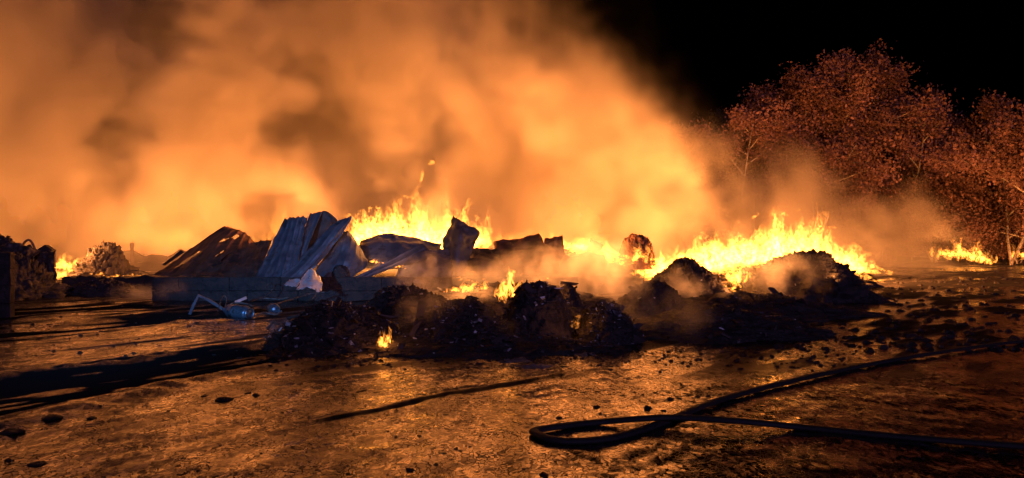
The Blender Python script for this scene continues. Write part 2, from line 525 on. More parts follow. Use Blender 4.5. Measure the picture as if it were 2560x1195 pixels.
def heap(name, label, cat, px0, px1, ptop, Y, ry=None, seed=0, lump=.18, group=None, mat='char', bits=250, bright=.05, res=(132, 66), sag=.12, bit=(.015, .05), flat=0.0, z0=0.0):
    """a crumbly heap whose crest shows at photo row ptop, Y metres ahead"""
    c = at((px0 + px1) / 2, ptop, Y)
    rx = (px1 - px0) / 2 / FPX * Y
    ry = ry or rx * .9
    h = c.z + sag - z0
    base = Vector((c.x, Y, z0))
    root = tag(empty(name, base), label, cat, group)
    sd = Vector((seed * 7.3, seed * 3.1, seed * 1.7))
    nu, nv = res
    V, Fc, top = [], [], []
    for j in range(nv + 1):
        rho = j / nv
        zf = (1 - flat) * math.cos(rho * math.pi / 2) ** 1.25 + flat * math.sqrt(max(0, 1 - rho * rho))
        for i in range(nu):
            ph = i / nu * math.tau
            ct = zf
            p = Vector((rx * rho * math.cos(ph), ry * rho * math.sin(ph), h * zf))
            q = p + sd
            n = fbm(q * 1.1, 3) * .9
            f1 = mnoise.voronoi(q * 3.4)[0][0]
            f2 = mnoise.voronoi(q * 8.5)[0][0]
            k = 1 + lump * n + lump * .95 * (.42 - f1) + lump * .6 * (.42 - f2) + lump * .4 * mnoise.noise(q * 18) + lump * .22 * mnoise.noise(q * 41)
            V.append(Vector((p.x * k, p.y * k, p.z * k - sag * (1 - ct))))
    for j in range(nv):
        for i in range(nu):
            Fc.append((j * nu + i, (j + 1) * nu + i, (j + 1) * nu + (i + 1) % nu, j * nu + (i + 1) % nu))
    mesh_obj('mound', [v + base for v in V], Fc, M[mat], root)
    rg = random.Random(seed + 5)

    def scatter(n, s0, s1, m, nm):
        VV, FF = [], []
        for _ in range(n):
            v = V[rg.randrange(nu * int(nv * .15), nu * nv)]
            if v.y > ry * .35 or v.z < -.02: continue
            s = rg.uniform(s0, s1)
            rot = Matrix.Rotation(rg.uniform(0, 6.3), 3, 'X') @ Matrix.Rotation(rg.uniform(0, 6.3), 3, 'Z')
            e = Vector((s * rg.choice((.6, 1.0, 1.5, 1.5, 3.2)), s * rg.uniform(.4, 1.1), s * rg.uniform(.1, .5)))
            o = len(VV)
            for a in (-1, 1):
                for b_ in (-1, 1):
                    for c_ in (-1, 1):
                        d = Vector((a * e.x, b_ * e.y * rg.uniform(.5, 1.1), c_ * e.z))
                        VV.append(rot @ (d * rg.uniform(.55, 1.15)) + v * 1.01 + base)
            FF += [tuple(o + k for k in f) for f in ((0, 1, 3, 2), (4, 6, 7, 5), (0, 4, 5, 1), (2, 3, 7, 6), (0, 2, 6, 4), (1, 5, 7, 3))]
        if VV:
            tag(mesh_obj(nm, VV, FF, m, root, smooth=False), kind='stuff')
    scatter(int(bits * .55), bit[0] * .5, bit[1] * .62, M['bits'], 'waste_fragments')
    scatter(int(bits * .025), bit[1] * .9, bit[1] * 1.9, M['sheet_dark'], 'charred_pieces')
    scatter(int(bits * bright), bit[0] * .8, bit[1] * .6, M['bright_bits'], 'bright_fragments')
    return root


HG = 'charred waste heaps'
heap('waste_heap', 'low spread heap of black rubbish with bright scraps before the plinth', 'heap', 650, 1040, 772, 11.7, 1.6, 1, .17, HG, bits=1500, bright=.09, flat=.1)
heap('waste_heap', 'black rubbish heap between the lone small flame and the round boulder heap', 'heap', 960, 1330, 774, 12.0, 1.6, 2, .17, HG, bits=1200, bright=.06, flat=.1)
heap('waste_heap', 'rounded black boulder-like heap with flames licking behind its crest', 'heap', 1235, 1445, 722, 12.6, .85, 3, .13, HG, bits=500, bright=.06, flat=.8)
heap('waste_heap', 'small dark lump of waste on the rounded heap\'s shoulder', 'heap', 1105, 1245, 754, 12.9, .5, 14, .14, HG, bits=160)
heap('waste_heap', 'glinting round heap just past the slanting tongue of flame', 'heap', 1425, 1615, 776, 12.1, .8, 4, .14, HG, bits=700, bright=.10, flat=.7)
heap('waste_heap', 'long low black heap in front of the purple-lit mounds', 'heap', 1480, 2090, 786, 13.2, 1.7, 5, .16, HG, bits=500, bright=.02, flat=.3)
heap('waste_heap', 'dark heap behind the glinting heap, half veiled by grey smoke', 'heap', 1490, 1760, 720, 16.0, 1.2, 6, .18, HG, bits=150)
heap('waste_heap', 'pointed purple-lit mound beside the falling flames', 'heap', 1580, 1850, 660, 20.0, 1.7, 7, .17, HG, bits=200)
heap('waste_heap', 'largest rounded mound under the brightest blaze', 'heap', 1850, 2160, 640, 20.8, 2.2, 8, .15, HG, bits=400, bright=.03, flat=.7)
heap('waste_heap', 'low tail of the largest mound running out on the mud', 'heap', 2060, 2230, 735, 19.5, 1.3, 9, .16, HG, bits=150)
heap('waste_heap', 'low crumbled ridge left of the middle fires in rising steam', 'heap', 840, 1200, 726, 15.2, 1.3, 10, .2, HG, bits=350)
heap('waste_heap', 'dark clump on the skyline beside the rounded heap', 'heap', 1375, 1460, 712, 14.2, .4, 15, .16, HG, bits=60, z0=.4, flat=.5, sag=.03)
heap('rubble_bank', 'broad smoking bank of rubble filling the middle before the sheets', 'heap', 850, 1700, 722, 17.0, 2.6, 31, .12, HG, bits=900, bright=.03, flat=.0, res=(150, 60))
heap('rubble_bank', 'low bank of black rubble joining the purple-lit mounds', 'heap', 1500, 2230, 748, 16.5, 2.4, 32, .14, HG, bits=600, bright=.02, flat=.0, res=(130, 50))
heap('rubble_bank', 'low apron of litter along the foot of the front heaps', 'heap', 640, 1660, 842, 11.3, 1.25, 33, .16, HG, bits=1800, bright=.05, flat=.0, res=(150, 40), sag=.06)
heap('rubble_bank', 'collapsed black wreckage in front of the charred wall', 'heap', -60, 170, 648, 20.6, 1.2, 34, .26, None, bits=200, bit=(.02, .05), flat=.1)
heap('rubble_bank', 'low black rubble along the foot of the low burnt wall', 'heap', 110, 400, 704, 21.4, .7, 35, .22, None, bits=200, bit=(.02, .045), flat=.1)
heap('fire_bed', 'burning bed of waste under the long blaze', 'heap', 1600, 2190, 655, 26.0, 3.2, 11, .12, HG, bits=200, flat=.9)
heap('fire_bed', 'slope of burning waste behind the buckled sheets', 'heap', 960, 1700, 628, 25.0, 3.4, 12, .10, HG, bits=200, flat=.9)
heap('smoking_mound', 'smoking dark mound beyond the low burnt wall', 'heap', 176, 345, 620, 27.0, 1.2, 13, .22, None, bits=60, flat=.55)
heap('wreck_heap', 'jagged heap of wreckage on top of the charred wall', 'heap', -60, 75, 580, 22.0, .3, 16, .28, None, bits=120, bit=(.02, .05), z0=1.15, sag=.03)
heap('far_mound', 'little mound between the two far fires under the trees', 'heap', 2385, 2490, 622, 47, 2.0, 17, .16, None, bits=50)
heap('far_mound', 'scorched bump at the far end of the yard by the picture edge', 'heap', 2500, 2660, 636, 46, 2.0, 18, .16, None, bits=50)


# ------------------------------------------------------------------ buckled sheets
def crom(P, t):
    """Catmull-Rom through rows of points P at t in 0..1"""
    n = len(P) - 1
    x = min(max(t * n, 0), n - 1e-6)
    i = int(x); f = x - i
    p1, p2 = P[i], P[i + 1]
    p0 = P[i - 1] if i > 0 else p1 * 2 - p2
    p3 = P[i + 2] if i + 2 <= n else p2 * 2 - p1
    return .5 * ((2 * p1) + (-p0 + p2) * f + (2 * p0 - 5 * p1 + 4 * p2 - p3) * f * f + (-p0 + 3 * p1 - 3 * p2 + p3) * f ** 3)


def inside(u, v, poly):
    c = False
    for k in range(len(poly)):
        (x1, y1), (x2, y2) = poly[k], poly[k - 1]
        if (y1 > v) != (y2 > v) and u < (x2 - x1) * (v - y1) / (y2 - y1) + x1:
            c = not c
    return c


def sheet(name, label, cat, rows, mat='sheet', ribs=4, rib=.022, dent=.03, seed=0, holes=(), rag=.03, nu=None, nv=36, thick=.008, group='buckled metal sheets', crease=0.0):
    """ribbed metal sheet through rows of photo points (bottom row first), ribs running up the sheet"""
    P = [[at(*q) for q in r] for r in rows]
    nu = nu or max(18, ribs * 7)
    sd = Vector((seed * 4.1, seed * 9.7, seed * 2.3))
    G = []
    for j in range(nv + 1):
        row = [crom([r[min(i, len(r) - 1)] for r in P], j / nv) for i in range(len(P[0]))]
        G.append([crom(row, i / nu) for i in range(nu + 1)])
    V, Fc = [], []
    for j in range(nv + 1):
        for i in range(nu + 1):
            u, v = i / nu, j / nv
            du = G[j][min(i + 1, nu)] - G[j][max(i - 1, 0)]
            dv = G[min(j + 1, nv)][i] - G[max(j - 1, 0)][i]
            n = du.cross(dv)
            n = n.normalized() if n.length > 1e-9 else Vector((0, -1, 0))
            ph = (u * ribs) % 1.0
            prof = 1.0 if ph < .18 else (1 - (ph - .18) / .1 if ph < .28 else ((ph - .9) / .1 if ph > .9 else 0.0))
            p = G[j][i]
            d = rib * prof + dent * fbm(p * 1.6 + sd, 3) + dent * .35 * mnoise.noise(p * 7 + sd)
            if crease:
                d += crease * (abs(mnoise.noise(p * 2.6 + sd * 1.3)) + .6 * abs(mnoise.noise(p * 6.1 - sd)))
            q = p + n * d
            e = min(v, 1 - v)
            if e < .02:
                q = q + dv.normalized() * rag * mnoise.noise(Vector((u * 9, seed * 3.3, v * 2)))
            if min(u, 1 - u) < .02:
                q = q + du.normalized() * rag * .6 * mnoise.noise(Vector((v * 8, seed * 5.1, u * 2)))
            V.append(q)
    for j in range(nv):
        for i in range(nu):
            if any(inside((i + .5) / nu, (j + .5) / nv, h) for h in holes): continue
            a = j * (nu + 1) + i
            Fc.append((a, a + 1, a + nu + 2, a + nu + 1))
    base = sum(V, Vector()) / len(V)
    base.z = min(v.z for v in V)
    o = mesh_obj(name, centre(V, base), Fc, M[mat], loc=base)
    s = o.modifiers.new('thickness', 'SOLIDIFY')
    s.thickness = thick
    s.offset = -1
    return tag(o, label, cat, group)


SH = 'metal_sheet'
sheet(SH, 'tall blue-lit ribbed sheet leaning at the wreck\'s open side', 'metal sheet',
      [[(638, 702, 19.75), (690, 704, 19.6), (738, 704, 19.7)], [(675, 622, 20.3), (715, 622, 20.15), (752, 618, 20.2)], [(713, 546, 20.8), (740, 544, 20.65), (770, 541, 20.6)]], ribs=5, seed=1, dent=.05, rag=.06, crease=.03)
sheet(SH, 'folded ribbed sheet forming the highest peak of the wreck', 'metal sheet',
      [[(716, 702, 20.1), (745, 703, 20.0)], [(744, 622, 20.4), (768, 625, 20.3)], [(776, 534, 20.9), (806, 530, 20.7)]], ribs=2, seed=2, dent=.03)
sheet(SH, 'curled black sheet hanging over from the wreck\'s peak', 'metal sheet',
      [[(752, 640, 21.0), (800, 640, 21.2), (850, 640, 21.3)], [(770, 580, 21.0), (812, 570, 20.9), (846, 590, 21.2)], [(788, 532, 20.95), (815, 528, 20.8), (842, 552, 20.9)]], 'sheet_dark', ribs=3, seed=3, dent=.05)
sheet(SH, 'long diagonal ribbed strip ending in a raised pointed tip', 'metal sheet',
      [[(690, 704, 19.5), (722, 706, 19.4), (752, 704, 19.5)], [(760, 640, 19.85), (785, 645, 19.7), (802, 650, 19.8)], [(815, 578, 20.2), (838, 580, 20.05), (852, 588, 20.1)], [(868, 548, 20.4), (876, 545, 20.3), (882, 541, 20.3)]], ribs=3, seed=4, dent=.045, rag=.06, crease=.025)
sheet(SH, 'broad grey-blue sheet sagging beside the pointed strip', 'metal sheet',
      [[(778, 694, 19.8), (815, 700, 19.6), (850, 698, 19.6), (884, 690, 19.8)], [(808, 650, 20.1), (842, 650, 19.9), (880, 655, 19.9), (918, 662, 20.2)], [(838, 604, 20.4), (862, 602, 20.2), (888, 612, 20.3), (908, 632, 20.6)], [(860, 574, 20.7), (870, 574, 20.6), (880, 584, 20.7), (892, 602, 20.9)]], ribs=6, rib=.012, seed=5, dent=.05, rag=.06)
sheet(SH, 'humped sheet arching in front of the white-hot flames', 'metal sheet',
      [[(905, 668, 20.9), (960, 672, 20.8), (1020, 668, 20.8), (1092, 660, 21)], [(898, 622, 21.5), (960, 615, 21.5), (1020, 622, 21.5), (1096, 634, 21.5)], [(902, 604, 22), (955, 585, 22.1), (1020, 588, 22.1), (1104, 612, 22)]], ribs=4, rib=.014, seed=6, dent=.06)
sheet(SH, 'narrow sooty strip sloping down below the humped sheet', 'metal sheet',
      [[(872, 702, 19.5), (890, 708, 19.4)], [(940, 668, 19.9), (958, 680, 19.8)], [(1010, 632, 20.3), (1030, 650, 20.2)], [(1058, 608, 20.7), (1072, 622, 20.6)]], 'sheet', ribs=2, seed=7, dent=.03)
sheet(SH, 'upright twisted sheet with a sharp spike rising into the flames', 'metal sheet',
      [[(1108, 702, 20.6), (1140, 706, 20.5), (1172, 704, 20.6)], [(1112, 640, 20.9), (1142, 640, 20.6), (1176, 640, 20.8)], [(1112, 590, 21.1), (1148, 588, 20.7), (1194, 588, 21)], [(1140, 541, 21.2), (1146, 549, 21), (1172, 566, 21)]], ribs=2, seed=8, dent=.07, rag=.08, crease=.09)
sheet(SH, 'crumpled sheet between the hump and the spiked sheet', 'metal sheet',
      [[(985, 708, 19.6), (1040, 712, 19.4), (1085, 712, 19.5), (1130, 706, 19.8)], [(1000, 668, 20.1), (1045, 664, 19.9), (1090, 668, 20), (1130, 664, 20.2)], [(1030, 628, 20.7), (1060, 622, 20.6), (1095, 626, 20.6), (1125, 622, 20.7)]], ribs=3, rib=.012, seed=9, dent=.09, rag=.08, crease=.10)
sheet(SH, 'dark crumpled sheet just past the spiked sheet', 'metal sheet',
      [[(1165, 704, 20.4), (1210, 708, 20.2), (1262, 700, 20.4)], [(1168, 660, 20.8), (1212, 655, 20.6), (1256, 660, 20.9)], [(1172, 618, 21.3), (1210, 622, 21.2), (1248, 634, 21.4)]], 'sheet_dark', ribs=3, rib=.012, seed=10, dent=.10, rag=.08, crease=.12)
sheet(SH, 'orange-lit sheet with a low peak in the middle of the pile', 'metal sheet',
      [[(1250, 690, 21.4), (1310, 692, 21.2), (1365, 690, 21.2), (1400, 684, 21.5)], [(1240, 642, 22), (1300, 640, 22), (1350, 636, 22), (1392, 634, 22.1)], [(1232, 604, 22.5), (1290, 600, 22.6), (1346, 584, 22.6), (1362, 606, 22.5)]], 'sheet_brown', ribs=3, rib=.012, seed=11, dent=.08, rag=.05, crease=.06)
sheet(SH, 'square-cornered sheet standing beside the low peak', 'metal sheet',
      [[(1356, 650, 22.6), (1412, 652, 22.5)], [(1358, 618, 22.8), (1410, 620, 22.7)], [(1362, 596, 22.9), (1406, 590, 22.9)]], 'sheet_brown', ribs=2, seed=12, dent=.05, crease=.04)
sheet(SH, 'thin upright plate in the pile beside a small white flame', 'metal sheet',
      [[(1462, 640, 23), (1500, 644, 23)], [(1470, 616, 23.2), (1506, 618, 23.1)], [(1476, 598, 23.3), (1512, 614, 23.2)]], 'sheet_brown', ribs=1, seed=13, dent=.04)
sheet(SH, 'low folded plate on the slope of the burning pile', 'metal sheet',
      [[(1395, 690, 21), (1450, 694, 20.8), (1520, 690, 21)], [(1400, 660, 21.8), (1455, 656, 21.7), (1515, 660, 21.8)], [(1412, 640, 22.6), (1450, 636, 22.7), (1505, 642, 22.6)]], 'sheet_brown', ribs=3, rib=.01, seed=14, dent=.10, crease=.08)
sheet('roof_panel', 'brown collapsed roof panel with torn holes sloping to the ground', 'roof panel',
      [[(383, 690, 19.9), (440, 690, 19.8), (500, 690, 19.8), (560, 688, 19.9), (625, 660, 20.3)], [(440, 652, 21), (490, 640, 20.8), (540, 632, 20.7), (595, 632, 20.8), (640, 628, 21)], [(500, 606, 21.8), (535, 596, 21.7), (570, 594, 21.6), (605, 602, 21.5), (638, 612, 21.5)], [(562, 566, 22.4), (575, 568, 22.4), (592, 574, 22.3), (615, 584, 22.2), (634, 604, 22)]], 'sheet_brown', ribs=7, rib=.02, seed=15, dent=.03, nu=64, nv=48,
      holes=([(.10, .18), (.15, .14), (.27, .40), (.23, .43)], [(.42, .54), (.47, .56), (.51, .66), (.46, .62)], [(.55, .70), (.62, .66), (.66, .80), (.62, .84)], [(.52, .28), (.56, .27), (.60, .36), (.56, .37)], [(.60, .22), (.64, .20), (.68, .30), (.64, .31)]), group='fallen roof panels')
sheet('roof_panel', 'sooty roof panel lying flat between the brown panel and the blue sheets', 'roof panel',
      [[(472, 692, 19.7), (540, 693, 19.6), (610, 694, 19.6), (655, 692, 19.8)], [(500, 668, 20.4), (560, 658, 20.3), (615, 655, 20.3), (662, 650, 20.4)], [(560, 630, 21.4), (610, 612, 21.6), (650, 604, 21.6), (682, 600, 21.5)]], 'sheet_dark', ribs=6, rib=.025, seed=16, dent=.05, nu=56, group='fallen roof panels')
sheet('roof_panel', 'thin charred batten leaning at the brown panel\'s low end', 'roof panel',
      [[(405, 662, 21.5), (414, 664, 21.4)], [(432, 642, 21.7), (440, 646, 21.6)], [(452, 624, 21.9), (462, 630, 21.8)]], 'sheet_dark', ribs=1, rib=.01, seed=17, dent=.01, nu=8, group='fallen roof panels')
sheet('roof_panel', 'burnt sheet slumped over the charred wall', 'roof panel',
      [[(-30, 690, 20.6), (30, 696, 20.4), (75, 690, 20.5)], [(-10, 650, 21.0), (40, 646, 20.9), (85, 652, 21)], [(5, 622, 21.4), (50, 612, 21.4), (100, 628, 21.4)]], 'sheet_dark', ribs=4, seed=41, dent=.12, crease=.12, rag=.1, group='fallen roof panels')
sheet('roof_panel', 'torn black sheet leaning at the charred wall\'s fire end', 'roof panel',
      [[(85, 700, 20.9), (140, 704, 20.8)], [(95, 660, 21.2), (138, 664, 21.1)], [(92, 634, 21.5), (143, 630, 21.5)]], 'sheet_dark', ribs=3, seed=42, dent=.10, crease=.10, rag=.1, group='fallen roof panels')
sheet('cladding_scrap', 'pale crumpled cladding scrap caught in the cold light before the plinth', 'metal scrap',
      [[(742, 728, 17.6), (770, 722, 17.4), (798, 734, 17.5)], [(752, 704, 17.8), (775, 700, 17.6), (806, 714, 17.7)], [(768, 680, 18.0), (780, 676, 17.9), (800, 694, 18)]], 'foil', ribs=1, rib=.0, seed=18, dent=.04, crease=.05, rag=.07, group='pale scraps')
sheet('cladding_scrap', 'small bluish scrap lying beside the pale crumpled cladding', 'metal scrap',
      [[(712, 716, 17.9), (742, 718, 17.8)], [(718, 706, 18.1), (746, 708, 18)], [(724, 698, 18.3), (752, 700, 18.2)]], 'foil', ribs=1, rib=.0, seed=19, dent=.05, crease=.08, rag=.05, group='pale scraps')
heap('black_lump', 'black lump of waste against the broad sagging sheet', 'heap', 822, 876, 668, 19.75, .2, 21, .14, None, bits=20, sag=.05, flat=1.0, z0=.6)
heap('burning_boulder', 'rounded brown block glowing at the edge of the pile', 'heap', 1540, 1642, 588, 23.2, .5, 22, .13, None, mat='sheet_brown', bits=0, flat=1.0, z0=.7, sag=.03)


# ------------------------------------------------------------------ small wreckage
def tube(name, pts, rad, mat, parent=None, sides=7, flat=None, smooth_path=True, loc=None, n=8):
    """swept tube through points; flat=(w, h) gives an oval section that lies on the ground"""
    pts = [Vector(p) for p in pts]
    if smooth_path and len(pts) > 2:
        pts = [crom(pts, i / (n * (len(pts) - 1))) for i in range(n * (len(pts) - 1) + 1)]
    V, Fc = [], []
    for k, p in enumerate(pts):
        t = (pts[min(k + 1, len(pts) - 1)] - pts[max(k - 1, 0)]).normalized()
        side = t.cross(Vector((0, 0, 1)))
        side = side.normalized() if side.length > .05 else Vector((1, 0, 0))
        up = side.cross(t).normalized()
        for s in range(sides):
            a = s * math.tau / sides
            w_, h_ = flat if flat else (rad, rad)
            V.append(p + side * w_ * math.cos(a) + up * h_ * math.sin(a))
        if k:
            for s in range(sides):
                Fc.append(((k - 1) * sides + s, (k - 1) * sides + (s + 1) % sides, k * sides + (s + 1) % sides, k * sides + s))
    Fc.append(tuple(range(sides)))
    Fc.append(tuple(len(V) - 1 - i for i in range(sides)))
    if parent is None:
        b = pts[0].copy(); b.z = 0
        return mesh_obj(name, centre(V, b), Fc, mat, loc=b)
    return mesh_obj(name, V, Fc, mat, parent)


def lathe(name, prof, p, axis, mat, parent, sides=28):
    """surface of revolution: prof is (distance along axis, radius)"""
    ax = Vector(axis).normalized()
    s1 = ax.cross(Vector((0, 0, 1))).normalized()
    s2 = s1.cross(ax)
    V, Fc = [], []
    for k, (d, r) in enumerate(prof):
        for s in range(sides):
            a = s * math.tau / sides
            V.append(Vector(p) + ax * d + (s1 * math.cos(a) + s2 * math.sin(a)) * max(r, .0005))
        if k:
            for s in range(sides):
                Fc.append(((k - 1) * sides + s, (k - 1) * sides + (s + 1) % sides, k * sides + (s + 1) % sides, k * sides + s))
    return mesh_obj(name, V, Fc, mat, parent)


def cylinder_thing(px, py, Y, axis, r, L, label):
    p = at(px, py, Y)
    root = tag(empty('gas_cylinder', (p.x, p.y, 0)), label, 'gas cylinder', 'scorched gas cylinders')
    ax = Vector(axis).normalized()
    st = p - ax * L * .5
    lathe('body', [(0, .001), (.004, r * .5), (.02, r * .86), (.05, r), (L * .3, r), (L * .31, r * 1.03), (L * .36, r * 1.03), (L * .37, r), (L - .07, r), (L - .03, r * .88), (L, r * .55), (L + .012, .001)], st, ax, M['steel'], root)
    lathe('foot_ring', [(L - .03, r * .80), (L + .035, r * .80), (L + .035, r * .74), (L - .03, r * .74)], st, ax, M['steel'], root)
    lathe('valve_collar', [(-.09, r * .45), (.01, r * .5), (.01, r * .44), (-.09, r * .40), (-.09, r * .45)], st, ax, M['steel'], root)
    lathe('valve', [(-.07, .001), (-.07, .018), (-.02, .018), (0, .025), (.01, .025)], st, ax, M['wire'], root, 10)
    return root


cylinder_thing(597, 780, 15.4, (1, -.55, -.05), .14, .60, 'blue-grey gas cylinder lying on the mud before the plinth')
cylinder_thing(684, 772, 15.9, (.55, -1, -.02), .115, .36, 'round end of a second gas cylinder shining beside the scrap')


def strip(name, label, pts, wd, mat, group=None):
    """bent flat bar: a thin strip with folded flange along photo points"""
    P = [at(*q) for q in pts]
    V, Fc = [], []
    for k, p in enumerate(P):
        t = (P[min(k + 1, len(P) - 1)] - P[max(k - 1, 0)]).normalized()
        n = t.cross(Vector((0, 1, 0))).normalized()
        for (a, b) in ((-.5, 0), (.5, 0), (.5, .6), (.44, .6), (.44, .08), (-.5, .08)):
            V.append(p + n * a * wd + Vector((0, 1, 0)) * b * wd)
        if k:
            for s in range(6):
                Fc.append(((k - 1) * 6 + s, (k - 1) * 6 + (s + 1) % 6, k * 6 + (s + 1) % 6, k * 6 + s))
    Fc.append((0, 1, 2, 3, 4, 5)); Fc.append(tuple(len(V) - 1 - i for i in range(6)))
    b = P[0].copy(); b.z = 0
    return tag(mesh_obj(name, centre(V, b), Fc, mat, smooth=False, loc=b), label, 'metal bar', group)


strip('bent_bar', 'pale angle bar bent like a raised elbow at the plinth\'s foot', [(474, 786, 15.9), (484, 762, 16.0), (496, 739, 16.1), (520, 750, 16.2), (545, 765, 16.3), (562, 776, 16.3)], .06, M['sheet'])
strip('bent_bar', 'short pale bar lying above the gas cylinder', [(588, 756, 16.2), (602, 750, 16.3), (616, 744, 16.4)], .06, M['foil'])
strip('bent_bar', 'thin bar sticking out of the mud in front of the cylinders', [(668, 822, 13.6), (682, 806, 13.7), (700, 812, 13.8)], .05, M['bits'])
for k, (pts, lab) in enumerate((
        ([(545, 778, 16.0), (552, 752, 16.2), (558, 738, 16.3), (566, 748, 16.3), (562, 770, 16.2)], 'looped burnt wire standing left of the gas cylinder'),
        ([(566, 764, 15.7), (590, 757, 15.8), (618, 760, 15.8), (634, 770, 15.7), (626, 788, 15.4)], 'burnt hose arched over the gas cylinder'),
        ([(640, 790, 15.2), (660, 782, 15.4), (690, 786, 15.5), (704, 778, 15.6)], 'thin wire curling between the two gas cylinders'),
        ([(662, 724, 18.6), (672, 708, 18.7), (684, 716, 18.6), (668, 738, 18.4), (652, 750, 18.2)], 'rusty wire hooked over the plinth\'s face'),
        ([(670, 770, 16.2), (700, 757, 16.6), (730, 748, 17), (770, 736, 17.3), (812, 730, 17.4)], 'long burnt pipe running up towards the pale cladding'),
        ([(628, 752, 17), (660, 746, 17.2), (700, 748, 17.2), (720, 744, 17.2)], 'short dark pipe lying along the plinth\'s foot'),
        ([(780, 748, 16.8), (788, 738, 16.9), (790, 722, 17.1)], 'stub of pipe under the pale cladding'))):
    tag(tube('burnt_pipe', [at(*q) for q in pts], .012 + .006 * (k % 3), M['wire']), lab, 'pipe', 'burnt pipes and wires')
# the hoop that stands on the charred wall
tag(tube('pipe_hoop', [at(*q) for q in ((56, 622, 22), (60, 608, 22), (70, 600, 22), (78, 604, 22), (86, 618, 22), (92, 630, 22))], .035, M['wire']), 'bent pipe hoop standing on the charred wall', 'pipe')
tag(tube('charred_beam', [at(*q) for q in ((228, 694, 22.6), (238, 682, 22.7), (248, 672, 22.8))], .045, M['sheet_dark'], sides=5), 'short charred beam poking up from the low burnt wall', 'beam')
tag(tube('bent_rod', [at(*q) for q in ((300, 692, 22.3), (325, 678, 22.4), (350, 677, 22.4), (372, 684, 22.3))], .015, M['wire']), 'thin bowed rod along the top of the low burnt wall', 'rod')

# fire hose
HZ = .022
hp = [(2750, 842), (2560, 853), (2380, 876), (2200, 906), (2020, 943), (1850, 985), (1760, 1014), (1690, 1043), (1600, 1076), (1520, 1096), (1440, 1103), (1380, 1099), (1345, 1086)]
hose_pts = [on_ground(a, b, HZ + .012) for a, b in hp]
hp2 = [(1340, 1076), (1400, 1066), (1500, 1055), (1600, 1047), (1700, 1044), (1850, 1053), (2000, 1068), (2250, 1092), (2560, 1116), (2800, 1132)]
for k, (a, b) in enumerate(hp2):
    hose_pts.append(on_ground(a, b, HZ + (.062 if 1580 < a < 1860 else .012)))
ho = tube('fire_hose', hose_pts, .05, M['rubber'], sides=12, flat=(.048, .026), n=10)
tag(ho, 'dark flat fire hose folded back in a loop on the wet mud', 'fire hose')

# clods of mud and ash thrown about the yard
def clod_mesh(seed, flat=.55):
    V, Fc = [], []
    nu, nv = 10, 6
    for j in range(nv + 1):
        th = math.pi * j / nv
        for i in range(nu):
            ph = math.tau * i / nu
            d = Vector((math.sin(th) * math.cos(ph), math.sin(th) * math.sin(ph), math.cos(th) * flat))
            k = 1 + .55 * fbm(d * 1.7 + Vector((seed * 5.1, seed, 0)), 3)
            V.append(d * k)
    for j in range(nv):
        for i in range(nu):
            Fc.append((j * nu + i, (j + 1) * nu + i, (j + 1) * nu + (i + 1) % nu, j * nu + (i + 1) % nu))
    me = bpy.data.meshes.new('clod')
    me.from_pydata([tuple(v) for v in V], [], Fc)
    me.materials.append(M['clod'])
    me.polygons.foreach_set('use_smooth', [True] * len(me.polygons))
    return me


CL = [clod_mesh(s, f) for s, f in ((1, .5), (2, .6), (3, .4), (4, .5), (5, .7))]
clods = [(130, 1050, 34), (30, 1085, 40), (228, 1048, 20), (250, 1098, 8), (560, 1000, 34), (510, 992, 10), (640, 990, 14), (620, 985, 12), (1048, 1092, 8), (1090, 1165, 10), (1110, 1136, 8), (1140, 1125, 10), (1150, 1130, 7), (1165, 1118, 5), (1175, 1120, 6), (1025, 1178, 16), (870, 1187, 9), (1075, 1165, 6), (990, 1093, 6), (970, 1080, 5), (1050, 1080, 4),
         (1398, 1045, 12), (1330, 1058, 6), (1318, 1068, 7), (1340, 1082, 5), (1490, 1018, 13), (1500, 1036, 9), (1462, 1050, 6), (1550, 1050, 8), (1620, 1022, 16), (1660, 1030, 10), (1675, 1000, 14), (1700, 998, 9), (1745, 992, 10), (1770, 990, 8), (1360, 1190, 18), (1310, 1176, 6), (1250, 1140, 5), (705, 1035, 6), (250, 1020, 8), (90, 1160, 30), (20, 1150, 14), (420, 1030, 6), (840, 1030, 5),
         (2200, 704, 20), (2260, 696, 24), (2250, 762, 14), (2160, 792, 16), (2330, 722, 12), (2420, 702, 12), (2060, 870, 12), (2130, 862, 15), (2230, 858, 13), (2300, 842, 9), (2450, 736, 11), (2500, 694, 13)]
for k, (px, py, sz) in enumerate(clods):
    p = on_ground(px, py)
    o = bpy.data.objects.new('mud_clod', CL[k % 5])
    COL.objects.link(o)
    s = sz / FPX * p.y * .6
    o.location = (p.x, p.y, gz(p.x, p.y) + s * .12)
    o.scale = (s, s * 1.2, s * (.8 if sz < 20 else .35))
    o.rotation_euler = (0, 0, k * 1.7)
    where = 'by the wide black rut' if px < 750 else 'in the bare foreground before the lone small flame' if px < 1240 else 'beside the folded fire hose' if px < 1850 else 'on the churned far side of the yard'
    tag(o, 'black clod of mud lying ' + where, 'clod', 'loose mud clods ' + where)

